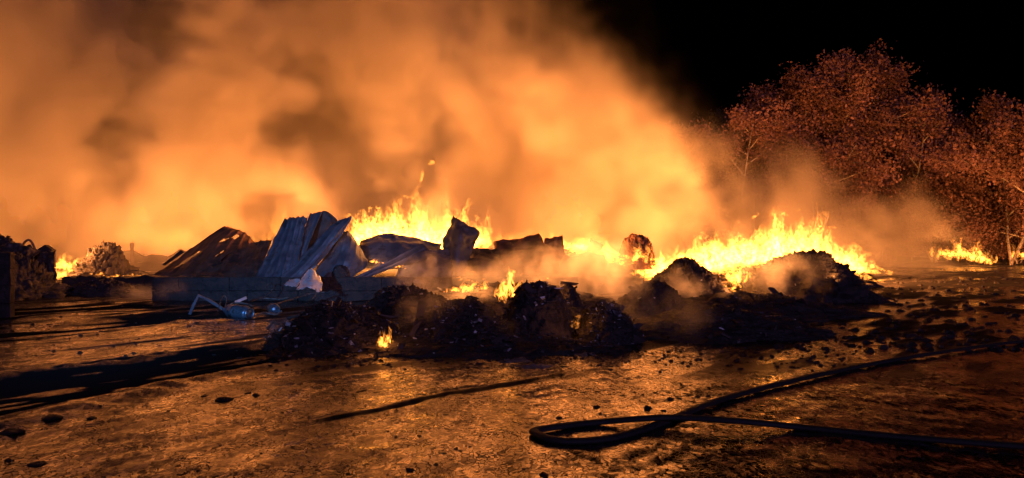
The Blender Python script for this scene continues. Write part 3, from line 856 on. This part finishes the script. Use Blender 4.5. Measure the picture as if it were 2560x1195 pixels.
# crumbs of mud and waste too many to count
rg = random.Random(99)
CV, CF = [], []
def crumb(px, py, s):
    p = on_ground(px, py)
    z = gz(p.x, p.y)
    o = len(CV)
    n = rg.randint(4, 6)
    a0 = rg.uniform(0, 6.3)
    for k in range(n):
        a = a0 + k * math.tau / n
        r = s * rg.uniform(.6, 1.3)
        CV.append(Vector((p.x + r * 1.5 * math.cos(a), p.y + r * 1.2 * math.sin(a), z - .01)))
    for k in range(n):
        a = a0 + k * math.tau / n
        r = s * rg.uniform(.25, .7)
        CV.append(Vector((p.x + r * 1.4 * math.cos(a), p.y + r * math.sin(a), z + s * rg.uniform(.25, .7))))
    for k in range(n):
        CF.append((o + k, o + (k + 1) % n, o + n + (k + 1) % n, o + n + k))
    CF.append(tuple(o + n + k for k in range(n)))
for _ in range(420):                                    # churned mud on the far side of the yard
    py = 668 + 210 * rg.random() ** 1.3
    crumb(rg.uniform(1900 + (py - 668) * .2, 2560), py, rg.uniform(.02, .07) * (1 + 60 / (py - 600)))
for _ in range(420):                                    # round the foot of the heaps
    crumb(rg.uniform(620, 2150), rg.gauss(895, 16) - .02 * abs(rg.gauss(0, 40)), rg.uniform(.012, .035))
for _ in range(150):                                    # between the plinth and the wide rut
    crumb(rg.uniform(0, 720), rg.uniform(745, 900), .012 + .035 * rg.random() ** 3)
for _ in range(300):                                    # foreground specks
    crumb(rg.uniform(0, 2560), rg.uniform(930, 1195), rg.uniform(.004, .012))
tag(mesh_obj('mud_crumbs', CV, CF, M['clod'], smooth=False), 'black crumbs of mud and waste strewn over the yard', kind='stuff')

# pale foam and ash drifts at the foot of the heaps
def drift(px0, px1, py, lab, seed):
    V, Fc = [], []
    a, b = on_ground(px0, py), on_ground(px1, py)
    n, m_ = 40, 8
    for i in range(n + 1):
        for j in range(m_ + 1):
            u, v = i / n, j / m_ * 2 - 1
            wd = .10 * (math.sin(math.pi * u) ** .5) * (1 + .8 * mnoise.noise(Vector((u * 7, seed, 0))))
            x = a.x + (b.x - a.x) * u
            y = a.y + wd * v * 2 + .12 * mnoise.noise(Vector((u * 4, 0, seed * 3.3)))
            z = gz(x, y) - .012 + .05 * max(0, 1 - v * v) * max(.1, math.sin(math.pi * u)) * (.5 + .9 * abs(mnoise.noise(Vector((x * 9, y * 9, seed)))))
            V.append(Vector((x, y, z)))
    for i in range(n):
        for j in range(m_):
            k = i * (m_ + 1) + j
            Fc.append((k, k + m_ + 1, k + m_ + 2, k + 1))
    base = Vector(((a.x + b.x) / 2, a.y, 0))
    tag(mesh_obj('ash_drift', centre(V, base), Fc, M['ash'], loc=base), lab, 'ash drift', 'pale ash drifts at the heaps\' foot')


drift(1165, 1330, 884, 'pale ash drift nearest the lone small flame', 1)
drift(1230, 1350, 900, 'short grey ash drift under the rounded heap', 2)
drift(1270, 1400, 914, 'foremost pale ash drift on the bare mud', 3)
drift(1425, 1500, 886, 'small ash drift below the glinting heap', 4)

# single bright scraps in the rubbish
scr = [(790, 843, 12), (800, 850, 10), (780, 852, 8), (868, 850, 8), (878, 862, 9), (836, 893, 5), (1103, 864, 8), (1108, 874, 9), (1140, 893, 14), (1025, 900, 7), (965, 890, 9), (918, 905, 5), (995, 868, 6), (1200, 800, 5), (748, 838, 7), (900, 880, 6), (1150, 830, 5), (1048, 905, 6), (760, 800, 5), (720, 810, 6)]
for k, (px, py, sz) in enumerate(scr):
    Y = 10.4 + (905 - py) / 110 * 1.0
    p = at(px, py, Y)
    s = sz / FPX * Y
    rg = random.Random(k)
    V = []
    n = 4
    for i in range(n + 1):
        for j in range(n + 1):
            u, v = i / n - .5, j / n - .5
            q = Vector((u * s * 2, s * .9 * mnoise.noise(Vector((u * 3 + k, v * 3, 0))), v * s * 1.5))
            V.append(Matrix.Rotation(rg.uniform(-.02, .02) + k, 3, 'Y') @ q)
    Fc = [(i * (n + 1) + j, i * (n + 1) + j + 1, (i + 1) * (n + 1) + j + 1, (i + 1) * (n + 1) + j) for i in range(n) for j in range(n)]
    o = mesh_obj('crumpled_scrap', V, Fc, M['foil'], smooth=False, loc=p)
    md = o.modifiers.new('thickness', 'SOLIDIFY'); md.thickness = .006
    tag(o, 'small crumpled bright scrap in the black rubbish heaps', 'scrap', 'bright scraps among the rubbish')


# ------------------------------------------------------------------ flames
def flames(label, spans, n, depth, hgt, wid, lights, mat='flame', seed=0, loose=0, group='flames', lean=0.0):
    """one fire: n curled sheets of flame rising from the bed.  spans: (px, py, Y, height factor) along the bed"""
    rg = random.Random(seed + 77)
    P = [at(a, b, c) for a, b, c, _ in spans]
    Hf = [d for *_, d in spans]
    base = sum(P, Vector()) / len(P)
    V, Fc, heat, fade = [], [], [], []
    cum = [0]
    for i in range(len(P) - 1):
        cum.append(cum[-1] + max(.02, (P[i + 1] - P[i]).length))
    for k in range(n + loose):
        s = rg.random() * cum[-1]
        i = max(j for j in range(len(P) - 1) if cum[j] <= s) if len(P) > 1 else 0
        f = (s - cum[i]) / (cum[i + 1] - cum[i]) if len(P) > 1 else 0
        p = P[i].lerp(P[min(i + 1, len(P) - 1)], f)
        hf = Hf[i] * (1 - f) + Hf[min(i + 1, len(P) - 1)] * f
        p = p + Vector((rg.gauss(0, .5) * wid, rg.uniform(-1, 1) * depth, -abs(rg.gauss(0, .12)) * hgt))
        h = hgt * hf * (.3 + .7 * rg.random() ** 1.3) * (.30 + 1.9 * abs(mnoise.noise(Vector((p.x * 1.5, p.y * .8, seed * 3.7)))) ** .85)
        w0 = wid * rg.uniform(.45, 1.0)
        hot = rg.uniform(.75, 1.0)
        lift = 0
        if k >= n:                               # torn-off tongues that float above
            lift = hgt * hf * rg.uniform(.75, 1.35); h *= .28; w0 *= .5; hot = .35
        yaw = rg.uniform(-1.0, 1.0)
        ca, sa = math.cos(yaw), math.sin(yaw)
        ph, fr, amp = rg.uniform(0, 6.3), rg.uniform(2.5, 5.5), rg.uniform(.15, .42) * w0
        nvv, nuu = 9, 4
        o = len(V)
        for j in range(nvv + 1):
            v = j / nvv
            width = w0 * (.5 + .5 * math.sin(math.pi * (v * .8 + .08))) * (1 - .42 * v) + .012
            cx = amp * math.sin(ph + fr * v) * (.3 + v) + lean * h * v * v
            cyy = amp * math.cos(ph * 1.7 + fr * 1.2 * v) * (.3 + v)
            for i2 in range(nuu + 1):
                u = i2 / nuu * 2 - 1
                lx = u * width * .5 + .12 * width * math.sin(9 * v + ph + u * 2)
                ly = (u * u - .4) * width * .35
                V.append(p - base + Vector((cx + lx * ca - ly * sa, cyy + lx * sa + ly * ca, lift + v * h + .05 * h * math.sin(u * 3 + ph))))
                e = 1 - abs(u) ** 2.0
                heat.append(hot * max(0, 1 - v * 1.02) ** .38)
                fade.append(e * min(1, v * 7 + .1) * (1 - v ** 3))
        for j in range(nvv):
            for i2 in range(nuu):
                a = o + j * (nuu + 1) + i2
                Fc.append((a, a + 1, a + nuu + 2, a + nuu + 1))
    o = mesh_obj('fire', V, Fc, M[mat], attrs={'heat': heat, 'fade': fade}, loc=base)
    tag(o, label, 'fire', group)
    for (px, py, Y, power, rad) in lights:
        fire_light(o, at(px, py, Y), power, rad)
    return o


FG = 'open fires in the wreckage'
flames('tall white-hot blaze behind the humped sheet', [(885, 600, 23.2, .35), (930, 600, 23.4, .75), (985, 600, 23.4, .6), (1050, 606, 23.2, 1.15), (1100, 612, 23.2, .75), (1165, 606, 23.2, 1.0), (1200, 608, 23.2, .45)], 560, .8, 1.6, .62,
       [(1050, 520, 24.2, 5500, .5), (1160, 560, 23.8, 2000, .4), (930, 570, 23.8, 1500, .4)], seed=1, loose=10, group=FG)
flames('ragged fire among the plates in the middle of the pile', [(1400, 616, 23.8, .5), (1500, 632, 23.4, .6), (1560, 640, 23.0, .5), (1640, 652, 22.8, .7)], 190, .5, .8, .4, [], seed=52, group=FG)
flames('low yellow fire behind the orange-lit peak', [(1195, 606, 25, .5), (1260, 602, 25.5, .6), (1330, 600, 25.5, .55), (1400, 604, 25, .8), (1430, 612, 25, .4)], 150, .7, .75, .4, [(1300, 565, 25.0, 2800, .4)], 'flame_thin', seed=2, group=FG)
flames('small white flame between two upright plates', [(1425, 612, 23.6, .7), (1462, 622, 23.4, .8), (1475, 628, 23.3, .4)], 34, .3, .5, .28, [(1460, 600, 23.2, 350, .25)], seed=3, group=FG)
flames('flickering flame before the glowing brown block', [(1510, 648, 22.8, .6), (1540, 652, 22.6, .8), (1560, 650, 22.6, .4)], 34, .3, .5, .26, [(1535, 630, 22.2, 300, .25)], seed=4, group=FG)
flames('longest white-hot blaze along the bed of waste', [(1635, 690, 22.6, .35), (1700, 672, 23.4, .5), (1760, 668, 23.8, .75), (1830, 650, 24.2, .75), (1900, 648, 24.4, .95), (1965, 645, 24.4, 1.15), (2030, 650, 24.2, .95), (2090, 660, 23.8, .7), (2155, 676, 23.4, .3)], 1250, 1.0, 1.1, .62,
       [(1720, 630, 24.4, 3000, .5), (1850, 595, 25.8, 6500, .6), (1990, 575, 26.6, 11500, .6), (2110, 600, 26.6, 8000, .5)], seed=5, loose=24, group=FG)
flames('ragged fire creeping over the bed beside the brown block', [(1620, 672, 23, .6), (1660, 676, 22.8, .5), (1720, 660, 23.6, .6)], 90, .8, .6, .3, [], seed=51, group=FG)
flames('flames pouring down between the two purple mounds', [(1815, 690, 20.6, .6), (1835, 705, 20.2, .7), (1850, 690, 20.6, .6), (1822, 735, 19.6, .5), (1818, 766, 19.2, .35)], 70, .25, .55, .26, [(1825, 720, 19.2, 260, .25)], seed=6, group=FG)
flames('thin flame at the largest mound\'s lower flank', [(2080, 700, 19.6, .8), (2092, 706, 19.4, .5)], 16, .15, .4, .2, [(2085, 690, 19.2, 90, .15)], seed=7, group=FG)
flames('tumbling orange fire in the middle of the slope', [(1145, 726, 16.8, .5), (1180, 726, 16.6, 1.0), (1215, 728, 16.6, .5)], 46, .3, .45, .24, [(1180, 705, 16.3, 160, .25)], seed=8, loose=6, group=FG, mat='flame')
flames('bright fire behind the rounded boulder heap', [(1255, 738, 14.0, .9), (1285, 742, 13.9, 1.0), (1320, 730, 13.9, .6), (1355, 722, 13.9, .45)], 60, .3, .48, .24, [(1290, 712, 13.8, 130, .2)], seed=9, loose=6, group=FG)
flames('lone small flame in the spread rubbish heap', [(955, 858, 10.75, .7), (966, 862, 10.75, 1.0), (972, 860, 10.75, .4)], 22, .08, .42, .11, [(964, 835, 10.7, 6, .1)], seed=10, group=FG)
flames('slanting orange tongue beside the glinting heap', [(1432, 816, 11.6, .8), (1440, 800, 11.7, .9), (1446, 792, 11.8, .6)], 16, .06, .24, .09, [(1440, 785, 11.7, 6, .08)], 'flame_thin', seed=11, group=FG, lean=.3)
flames('fire at the end of the charred wall', [(132, 668, 27, .6), (165, 668, 27.5, 1.0), (205, 676, 28, .6), (170, 692, 26, .5)], 110, .9, .6, .42, [(165, 600, 26, 2200, .5)], seed=12, group=FG)
flames('low embers burning behind the low burnt wall', [(225, 694, 23.2, .6), (240, 694, 23.2, .8), (262, 694, 23.2, .4)], 26, .2, .25, .2, [(240, 682, 23, 120, .2)], seed=13, group=FG)
flames('thin line of embers along the low burnt wall', [(280, 692, 23.4, .4), (330, 690, 23.6, .5), (372, 686, 23.6, .4)], 30, .2, .18, .18, [(330, 676, 23.4, 120, .2)], seed=14, group=FG)
flames('ember glow under the sagging sheet', [(930, 656, 20.9, .5), (950, 656, 20.9, .6)], 10, .1, .16, .14, [(940, 650, 20.7, 12, .1)], seed=15, group=FG)
flames('ember glow below the crumpled sheet', [(990, 668, 19.85, .5), (1018, 666, 19.85, .6)], 12, .08, .16, .16, [(1004, 658, 19.6, 15, .1)], seed=16, group=FG)
flames('ragged far fire under the trees', [(2355, 636, 44, .8), (2385, 638, 44, 1.1), (2405, 636, 44, .6), (2440, 648, 43, .8), (2475, 656, 42.5, .4)], 90, .4, 1.2, .5, [(2390, 605, 41, 400, .5), (2450, 625, 40, 250, .4)], seed=17, group=FG)
flames('far fire cut by the picture edge', [(2550, 640, 43, .7), (2590, 642, 43, .8)], 30, .4, 1.1, .5, [(2600, 600, 38, 300, .5), (2900, 500, 34, 9000, .7)], seed=18, group=FG)
# fires out of sight in and behind the smoke: seen as glow
for k, (px, Y, pw, lab) in enumerate(((-420, 30, 13000, 'blaze beyond the charred wall outside the picture'), (40, 36, 2000, 'blaze deep in the smoke over the charred wall'), (420, 34, 1500, 'blaze deep in the smoke over the smoking mound'), (720, 32, 1600, 'blaze deep in the smoke behind the leaning sheets'), (1130, 40, 2500, 'blaze deep in the smoke behind the spiked sheet'), (1420, 36, 2000, 'blaze deep in the smoke behind the low plates'))):
    flames(lab, [(px - 60, 600, Y, .7), (px, 600, Y, 1.0), (px + 60, 600, Y, .7)], 40, 1.5, 2.2, 1.2, [(px, 540, Y - .5, pw, 1.5)], 'flame_thin', seed=30 + k, group='fires deep in the smoke')


# ------------------------------------------------------------------ trees
def limb(V, Fc, pts, r0, r1, sides=6):
    o0 = len(V)
    n = len(pts)
    for k, p in enumerate(pts):
        t = (pts[min(k + 1, n - 1)] - pts[max(k - 1, 0)]).normalized()
        a = t.cross(Vector((.3, 1, .1))).normalized()
        b = t.cross(a)
        r = r0 + (r1 - r0) * k / (n - 1)
        for s in range(sides):
            g = s * math.tau / sides
            V.append(p + a * r * math.cos(g) + b * r * math.sin(g))
        if k:
            for s in range(sides):
                Fc.append((o0 + (k - 1) * sides + s, o0 + (k - 1) * sides + (s + 1) % sides, o0 + k * sides + (s + 1) % sides, o0 + k * sides + s))


def tree(name, label, px, Y, top_py, wpx, seed, leaves=9000, leaf=.17, mat='leaf', stems=1, low=.22, cat='tree', group='trees along the yard edge', droop=0.0, lean=0.0):
    rg = random.Random(seed)
    base = at(px, 0, Y); base.z = 0
    H = at(px, top_py, Y).z
    Rr = wpx / 2 / FPX * Y
    root = tag(empty(name, base), label, cat, group)
    V, Fc, tips = [], [], []

    def grow(p, d, ln, r, lvl):
        pts = [p]
        steps = 6 if lvl < 2 else 4
        for k in range(steps):
            d = (d + Vector((rg.gauss(0, .13), rg.gauss(0, .13), rg.gauss(.03 - droop * lvl * .3, .08)))).normalized()
            pts.append(pts[-1] + d * ln / steps)
        limb(V, Fc, pts, r, r * .35, 7 if lvl == 0 else (5 if lvl == 1 else 3))
        if lvl >= 2:
            tips.extend(pts[1:])
        return pts, d
    for s in range(stems):
        a0 = rg.uniform(0, 6.3)
        sp = .0 if stems == 1 else .22
        d0 = Vector((sp * math.cos(a0) + lean, sp * math.sin(a0), 1)).normalized()
        hs = H * rg.uniform(.82, 1.0) if s else H * .97
        trunk, _ = grow(base + Vector((rg.gauss(0, .25), rg.gauss(0, .25), -.1)) * (stems > 1), d0, hs * .86, max(.05, H * .007), 0)
        nb = int(13 / stems ** .4) + 4
        for b in range(nb):
            f = low + (1 - low) * (b + rg.random()) / nb
            x = f * (len(trunk) - 1); i = min(int(x), len(trunk) - 2)
            p = trunk[i].lerp(trunk[i + 1], x - i)
            az = b * 2.4 + rg.uniform(-.4, .4)
            prof = math.sin(math.pi * min(1, .18 + .80 * (f - low) / (1 - low))) ** .7
            ln = Rr * (.35 + .75 * prof) * rg.uniform(.75, 1.15)
            d = Vector((math.cos(az), math.sin(az), rg.uniform(.35, .9) * (1.2 if f > .6 else .8)))
            br, dd = grow(p, d.normalized(), ln, max(.02, H * .0042), 1)
            for q in range(9):
                g = rg.uniform(.3, 1)
                x2 = g * (len(br) - 1); i2 = min(int(x2), len(br) - 2)
                p2 = br[i2].lerp(br[i2 + 1], x2 - i2)
                d2 = (dd + Vector((rg.gauss(0, .7), rg.gauss(0, .7), rg.gauss(.15 - droop, .5)))).normalized()
                grow(p2, d2, ln * rg.uniform(.3, .55), .018, 2)
    mesh_obj('trunk', V, Fc, M['bark'], root)
    # leaves: single small bent faces round the twigs
    tp = np.array([tuple(t) for t in tips])
    rs = np.random.RandomState(seed)
    leaves = int(leaves * 3.2); leaf *= .95
    idx = rs.randint(0, len(tp), leaves)
    spread = .06 * Rr + .14
    c = tp[idx] + rs.normal(0, 1, (leaves, 3)) * spread * np.array([1, 1, .8])
    c[:, 2] = np.maximum(c[:, 2], .3)
    c[:, 2] = np.where(c[:, 2] > H * 1.0, H * 1.0 - rs.rand(leaves) * .5, c[:, 2])
    a = rs.normal(0, 1, (leaves, 3)); a /= np.linalg.norm(a, axis=1)[:, None]
    b = np.cross(a, rs.normal(0, 1, (leaves, 3))); b /= np.linalg.norm(b, axis=1)[:, None]
    s = leaf * rs.uniform(.6, 1.25, (leaves, 1))
    nrm = np.cross(a, b)
    tipv = c + a * s * .62
    tail = c - a * s * .5
    l_ = c + b * s * .34 + nrm * s * .14
    r_ = c - b * s * .34 + nrm * s * .14
    co = np.stack([tail, r_, tipv, l_], 1).reshape(-1, 3) - np.array(tuple(base))
    me = bpy.data.meshes.new('crown')
    nvx = leaves * 4
    me.vertices.add(nvx); me.vertices.foreach_set('co', co.ravel())
    me.loops.add(nvx); me.loops.foreach_set('vertex_index', np.arange(nvx))
    me.polygons.add(leaves); me.polygons.foreach_set('loop_start', np.arange(0, nvx, 4))
    clump = np.array([mnoise.noise(Vector(t) * .5) for t in tp])[idx]
    tint = np.clip(.5 + .6 * clump + rs.normal(0, .22, leaves), 0, 1)
    at_ = me.attributes.new('tint', 'FLOAT', 'POINT')
    at_.data.foreach_set('value', np.repeat(tint, 4).astype(np.float32))
    me.materials.append(M[mat])
    me.update(calc_edges=True)
    o = bpy.data.objects.new('crown', me)
    COL.objects.link(o)
    o.parent = root
    return root


tree('birch_tree', 'tall spreading birch with red-brown leaves above the long blaze', 2045, 46, 70, 340, 1, 19000, .20, stems=3, low=.24)
tree('birch_tree', 'slim birch growing close behind the tall spreading birch', 2190, 50, 175, 170, 2, 6000, .20, stems=2, low=.2)
tree('birch_tree', 'lone dim tree rising above the others near the corner', 2385, 54, 128, 180, 3, 9000, .20, 'leaf', stems=2, low=.35)
tree('birch_tree', 'bright orange-lit tree leaning in at the picture edge', 2525, 43, 120, 330, 4, 15000, .20, stems=2, low=.12, droop=.12)
tree('birch_tree', 'small dim tree half sunk in smoke beside the tall birch', 1830, 50, 225, 190, 5, 7000, .20, stems=2, low=.15)
tree('birch_tree', 'little rounded tree in the smoke\'s fringe', 1725, 50, 250, 140, 6, 5000, .2, stems=2, low=.12)
tree('birch_tree', 'nearly black tree beyond the little rounded tree', 1755, 74, 238, 170, 7, 5000, .22, 'leaf_dark', low=.2)
tree('birch_tree', 'dark dense tree between the birch and the lone dim tree', 2275, 54, 330, 180, 8, 8000, .2, 'leaf', stems=2, low=.1)
tree('birch_tree', 'reddish understorey tree below the lone dim tree', 2420, 50, 330, 220, 9, 9000, .19, 'leaf', stems=3, low=.08)
tree('birch_tree', 'black tree top far behind the edge tree', 2500, 76, 250, 180, 10, 5000, .22, 'leaf_dark', low=.2)
tree('birch_tree', 'dim tree far behind the tall birch', 1935, 60, 330, 200, 11, 6000, .2, 'leaf', stems=2, low=.1)
for k, (px, Y, tp_, wp, lab) in enumerate(((2330, 47, 470, 190, 'dark shrub at the wood\'s foot left of the far fires'), (2230, 50, 430, 180, 'tangled shrub under the dark dense tree'), (2470, 46, 440, 170, 'shrub standing over the far fires'), (2120, 51, 420, 180, 'thin shrub among the birch stems'), (2560, 45, 480, 160, 'low shrub at the picture edge under the orange tree'), (1990, 52, 440, 170, 'shrub veiled by smoke under the tall birch'))):
    tree('wild_shrub', lab, px, Y, tp_, wp, 40 + k, 4500, .17, 'leaf', stems=4, low=.05, cat='shrub', group='shrubs at the wood\'s edge')


# ------------------------------------------------------------------ smoke
def vol_object(name, mn, mx, vox, build, mat):
    v = bpy.data.volumes.new(name)
    o = bpy.data.objects.new(name, v)
    COL.objects.link(o)
    v.materials.append(mat)
    ng = bpy.data.node_groups.new(name, 'GeometryNodeTree')
    ng.interface.new_socket('Geometry', in_out='INPUT', socket_type='NodeSocketGeometry')
    ng.interface.new_socket('Geometry', in_out='OUTPUT', socket_type='NodeSocketGeometry')
    N = NT(ng)
    out = N.n('NodeGroupOutput')
    pos = N.n('GeometryNodeInputPosition').outputs[0]
    vc = N.n('GeometryNodeVolumeCube')
    vc.inputs['Min'].default_value = mn
    vc.inputs['Max'].default_value = mx
    for k, ax in enumerate(('X', 'Y', 'Z')):
        vc.inputs['Resolution ' + ax].default_value = max(4, int((mx[k] - mn[k]) / vox))
    N.l(build(N, pos), vc.inputs['Density'])
    sm = N.n('GeometryNodeSetMaterial')
    sm.inputs['Material'].default_value = mat
    N.l(vc.outputs[0], sm.inputs[0])
    N.l(sm.outputs[0], out.inputs[0])
    o.modifiers.new('density', 'NODES').node_group = ng
    return o


def smoke_mat(name, dens, col, g):
    m = bpy.data.materials.new(name)
    m.use_nodes = True
    t = m.node_tree
    t.nodes.clear()
    o = t.nodes.new('ShaderNodeOutputMaterial')
    p = t.nodes.new('ShaderNodeVolumePrincipled')
    p.inputs['Color'].default_value = (*col, 1)
    p.inputs['Density'].default_value = dens
    p.inputs['Anisotropy'].default_value = g
    p.inputs['Density Attribute'].default_value = 'density'
    t.links.new(p.outputs[0], o.inputs['Volume'])
    return m


def puff(N, P, c, r, k=1.0, z=1.0):
    """soft ball of smoke"""
    d = N.vm('LENGTH', N.vm('MULTIPLY', N.vm('SUBTRACT', P, tuple(c)), (1 / r, 1 / r, 1 / (r * z))))
    return N.math('MULTIPLY', N.smooth(d, 1.0, .15), k)


def main_smoke(N, P):
    wv = N.vm('SCALE', N.vm('SUBTRACT', N.noise(P, .07, 2).outputs['Color'], (.5, .5, .5)), sc=10.0)
    w2 = N.vm('SCALE', N.vm('SUBTRACT', N.noise(P, .34, 4, .65).outputs['Color'], (.5, .5, .5)), sc=4.5)
    Q = N.vm('ADD', N.vm('ADD', P, wv), w2)
    sx = N.n('ShaderNodeSeparateXYZ'); N.l(Q, sx.inputs[0])
    x, y, z = sx.outputs
    sp = N.n('ShaderNodeSeparateXYZ'); N.l(P, sp.inputs[0])
    fc = N.n('ShaderNodeFloatCurve')
    c = fc.mapping.curves[0]
    pts = [(0, 24), (1.5, 20.5), (3, 16), (5, 10.5), (7, 6), (10, 2.5), (14.5, -2), (20, -8), (30, -17)]
    while len(c.points) < len(pts): c.points.new(.5, .5)
    for p, (zz, xx) in zip(c.points, pts): p.location = (zz / 30, (xx + 20) / 50)
    fc.mapping.update()
    N.l(N.math('DIVIDE', z, 30.0), fc.inputs['Value'])
    xe = N.math('SUBTRACT', N.math('MULTIPLY', fc.outputs[0], 50.0), 20.0)
    env = N.math('POWER', N.smooth(N.math('SUBTRACT', xe, x), -6.0, 8.0), 2.6)
    f = N.noise(N.vm('MULTIPLY', Q, (1, 1, .75)), .15, 6, .6).outputs[0]
    f2 = N.noise(Q, .5, 4, .6).outputs[0]
    d = N.smooth(N.math('ADD', f, N.math('MULTIPLY', N.math('SUBTRACT', f2, .5), .45)), .47, .60)
    # thinner towards the trees and the front, denser low down
    front = N.smooth(N.math('SUBTRACT', y, N.smooth(x, 2.0, 14.0, 0.0, 3.4)), 27.0, 34.0)
    right = N.smooth(x, 1.0, 16.0, 1.0, .42)
    lowb = N.smooth(z, 0.0, 6.0, 1.5, 1.0)
    dens = N.math('MULTIPLY', N.math('MULTIPLY', env, front), N.math('ADD', d, .02))
    main = N.math('MULTIPLY', N.math('MULTIPLY', dens, right), lowb)
    drift_ = None
    for (px, py, Y_, r_, k_) in ((1800, 470, 38, 5.0, .10), (1960, 500, 38, 4.0, .12), (2090, 540, 38, 3.4, .13), (2200, 575, 38, 2.8, .12), (2320, 600, 40, 2.6, .10), (1650, 440, 38, 5.5, .10), (1740, 530, 36, 3.6, .12), (1880, 560, 36, 3.0, .12)):
        pf = puff(N, Q, at(px, py, Y_), r_, k_ * 3.0, .8)
        drift_ = pf if drift_ is None else N.math('ADD', drift_, pf)
    wisp = N.smooth(N.math('ADD', f, N.math('MULTIPLY', N.math('SUBTRACT', f2, .5), .9)), .44, .62)
    return N.math('ADD', main, N.math('MULTIPLY', drift_, wisp))


tag(vol_object('smoke', (-75, 22, 0), (35, 66, 30), .42, main_smoke, smoke_mat('smoke', 1.0, (.93, .80, .66), .35)), 'great bank of fire-lit smoke rising behind the wreckage', kind='stuff')


def low_smoke(N, P):
    w2 = N.vm('SCALE', N.vm('SUBTRACT', N.noise(P, .9, 4, .6).outputs['Color'], (.5, .5, .5)), sc=1.7)
    Q = N.vm('ADD', P, w2)
    tot = None
    for (px, py, Y, r, k, zz) in ((1500, 690, 17.5, 1.25, 1.0, .8), (1420, 700, 16.5, .8, .8, .9), (1580, 740, 15.5, .6, .8, .9), (1330, 690, 19.0, 1.3, .6, .7), (1120, 745, 15.4, .9, .8, .45), (990, 755, 15.6, .6, .6, .4), (1030, 795, 12.6, .45, .55, .8), (1290, 830, 11.2, .4, .4, .8), (1220, 700, 17.5, 1.2, .7, .5), (1080, 700, 17.6, 1.0, .5, .5), (1950, 690, 19, 1.4, .4, .5), (1120, 790, 11.8, .8, .3, .5), (1650, 800, 12.0, .9, .3, .5), (1700, 720, 18.5, .8, .7, .6), (1870, 760, 16.5, .9, .8, .5), (1480, 660, 20, 1.3, .7, .6)):
        q = puff(N, Q, at(px, py, Y), r, k, zz)
        tot = q if tot is None else N.math('ADD', tot, q)
    f = N.smooth(N.noise(N.vm('MULTIPLY', Q, (1, 1, .6)), 1.7, 5, .65).outputs[0], .44, .64)
    return N.math('MULTIPLY', tot, f)


tag(vol_object('steam', (-4.5, 10.4, 0), (8.5, 22, 3.2), .11, low_smoke, smoke_mat('steam', 1.9, (.93, .85, .8), .2)), 'thin steam drifting over the heaps in front of the fires', kind='stuff')


def yard_smoke(N, P):
    w2 = N.vm('SCALE', N.vm('SUBTRACT', N.noise(P, .9, 3).outputs['Color'], (.5, .5, .5)), sc=.8)
    Q = N.vm('ADD', P, w2)
    q = N.math('ADD', puff(N, Q, at(360, 735, 20), .9, 1.0, .4), puff(N, Q, at(440, 725, 18.8), .6, .8, .6))
    return N.math('MULTIPLY', q, N.smooth(N.noise(Q, 1.6, 4, .6).outputs[0], .35, .65))


tag(vol_object('steam', (-12, 17, 0), (-6.5, 21.9, 1.6), .1, yard_smoke, smoke_mat('yard_steam', .9, (.93, .85, .8), .2)), 'wisp of steam curling off the mud at the plinth\'s corner', kind='stuff')
